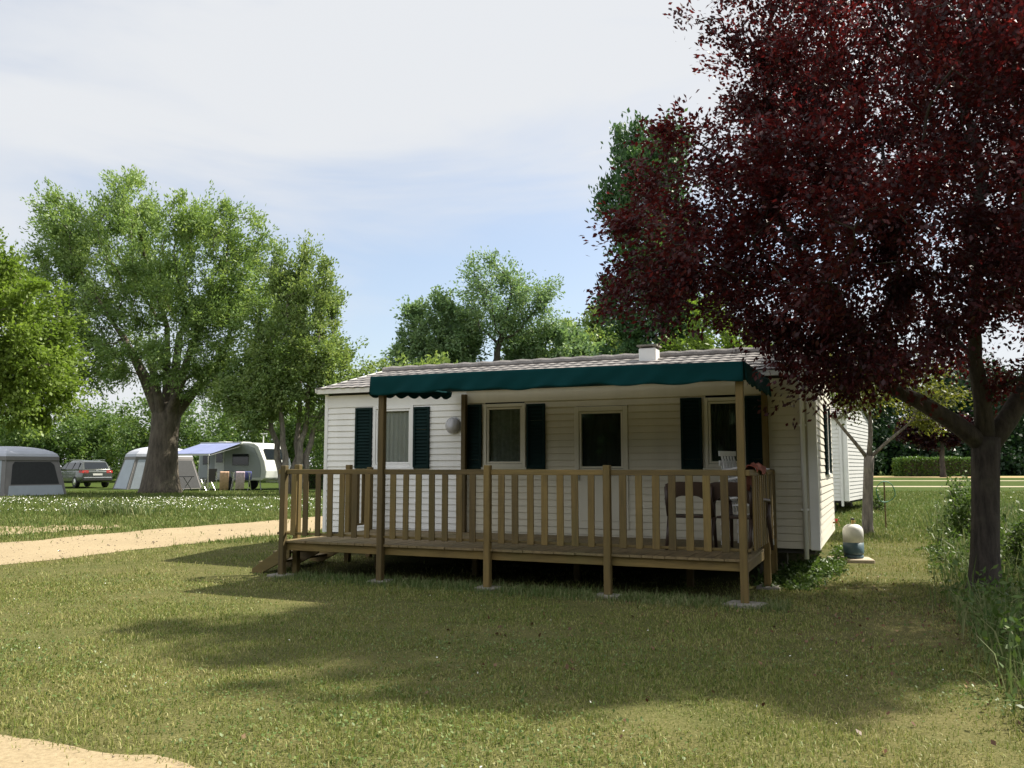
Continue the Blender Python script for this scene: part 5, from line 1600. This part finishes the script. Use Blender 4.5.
def base_weeds():
    # green growth along the foot of the home and around the deck posts
    L_ = []
    def patch(x0, x1, y0, y1, n, h0, h1, k0=16):
        for _ in range(n):
            x = x0 + (x1 - x0) * rg.uniform(); y = y0 + (y1 - y0) * rg.uniform(); h = rg.uniform(h0, h1)
            p = WP(x, y); k = k0
            f = rg.uniform(.1, 1, k)
            L_.append(np.column_stack([p.x + rg.normal(size=k) * .07, p.y + rg.normal(size=k) * .07, gz(p.y) + f * h]))
    for _ in range(260):
        t_ = rg.uniform(); patch(.25 + .35 * t_ + rg.normal() * .16, .3 + .35 * t_ + rg.normal() * .2, 2.25 + 1.9 * t_ + rg.normal() * .18, 2.3 + 1.9 * t_ + rg.normal() * .2, 1, .05, .24)
    patch(.72, .86, 3.6, 6.8, 60, .04, .14)
    patch(-.1, .6, 1.5, 2.5, 70, .03, .12)
    patch(2.3, 3.6, 5.6, 7.6, 150, .05, .25)
    patch(2.2, 3.6, 4.6, 5.2, 40, .03, .08)
    Q = np.vstack(L_)
    o = leaf_mesh('weeds', Q, .06, .036, M['leaf_weed'], rg, None, up=.8, droop=0); tag(o, kind='stuff')
    P = np.column_stack([rg.uniform(-6.6, .5, 9000), rg.normal(-.02, .22, 9000)])
    W2 = np.array([[*WP(a, b).xy] for a, b in P])
    W2 = W2[off_pads(W2)]
    blades('tall_grass', W2, rg.gamma(6, .010, len(W2)) + .02, .009, M['tallgrass'], rg, .6)
base_weeds()

def shrub(label, p, h, w, n, seed, m):
    rng = np.random.default_rng(seed)
    t = thing('shrub', label, 'shrub', (p[0], p[1], gz(p[1])), 0, 'leafy shrubs in the unmown strip')
    mb = MB(); P = []
    for i in range(9):
        a = rng.uniform(0, 2 * math.pi); r_ = rng.uniform(.1, 1) * w
        hh = h * rng.uniform(.6, 1.05)
        pts = [(.12 * math.cos(a) * rng.uniform(0, 1), .12 * math.sin(a), -.05), (r_ * .4 * math.cos(a), r_ * .4 * math.sin(a), hh * .5), (r_ * math.cos(a), r_ * math.sin(a), hh)]
        mb.tube(pts, [.012, .008, .004], 5)
        k = n // 9
        f = rng.uniform(.12, 1.0, k)
        c = np.array([[np.interp(x, [0, .5, 1], [q[d] for q in pts]) for d in range(3)] for x in f])
        P.append(c + rng.normal(size=(k, 3)) * (.09 + .05 * (1 - f[:, None])))
    mb.build('stems', M['bark_grey'], t)
    leaf_mesh('foliage', np.vstack(P), .085, .05, m, rng, t, up=.6, droop=0)
    return t
shrub('bright leafy shrub standing left of the plum trunk', (8.6, 16.3), 1.15, .45, 1300, 101, M['leaf_weed'])
shrub('tall loose shrub behind the bright one, reaching up to the gravel road', (10.3, 19.6), 1.25, .55, 1300, 102, M['leaf_weed'])
shrub('leafy shrub at the right of the plum trunk', (7.6, 12.8), .95, .40, 1000, 103, M['leaf_weed'])
shrub('small round shrub alone in the meadow behind the hose', (10.9, 25.5), .55, .30, 500, 104, M['leaf_weed'])

def litter():
    P = np.column_stack([rg.normal(4.6, 2.4, 900), rg.normal(9.0, 2.2, 900)])
    P = P[~in_poly(P, L_EDGE) & off_pads(P) & (P[:, 1] > 3.8)]
    x, y = local(P); P = P[~((x > -6.8) & (x < .7) & (y > -.2) & (y < 7))]
    o = leaf_mesh('fallen_leaves', np.column_stack([P, rg.uniform(.008, .022, len(P))]), .05, .032, M['leaf_litter'], rg, None, up=2.0, droop=0)
    tag(o, kind='stuff')
litter()
def pebbles():
    P = fan_points(3.4, 20, 16, rg, .66, 1.5)
    P = P[in_poly(P, PATHS[0]) | in_poly(P, PATHS[1])]
    n = len(P); r_ = rg.gamma(3, .0028, n) + .003
    z = np.interp(P[:, 1], KY, KZ) + .006
    C = np.column_stack([P, z + r_ * .3])
    base = np.array([(1, 0, 0), (0, 1, 0), (-1, 0, 0), (0, -1, 0), (0, 0, 1), (0, 0, -1)], float)
    V = C[:, None, :] + base[None] * (r_[:, None, None] * rg.uniform(.6, 1.25, size=(n, 6, 1))) * np.array([1, 1, .7])
    T = np.array([(0, 1, 4), (1, 2, 4), (2, 3, 4), (3, 0, 4), (1, 0, 5), (2, 1, 5), (3, 2, 5), (0, 3, 5)])
    F = (np.arange(n)[:, None, None] * 6 + T[None]).reshape(-1, 3)
    o = np_mesh('pebbles', V.reshape(-1, 3), F, M['pebble'], smooth=True)
    tag(o, kind='stuff')
M['pebble'] = mat_plain('pebble', (.25, .20, .14), .9, .35, 14.0)
pebbles()
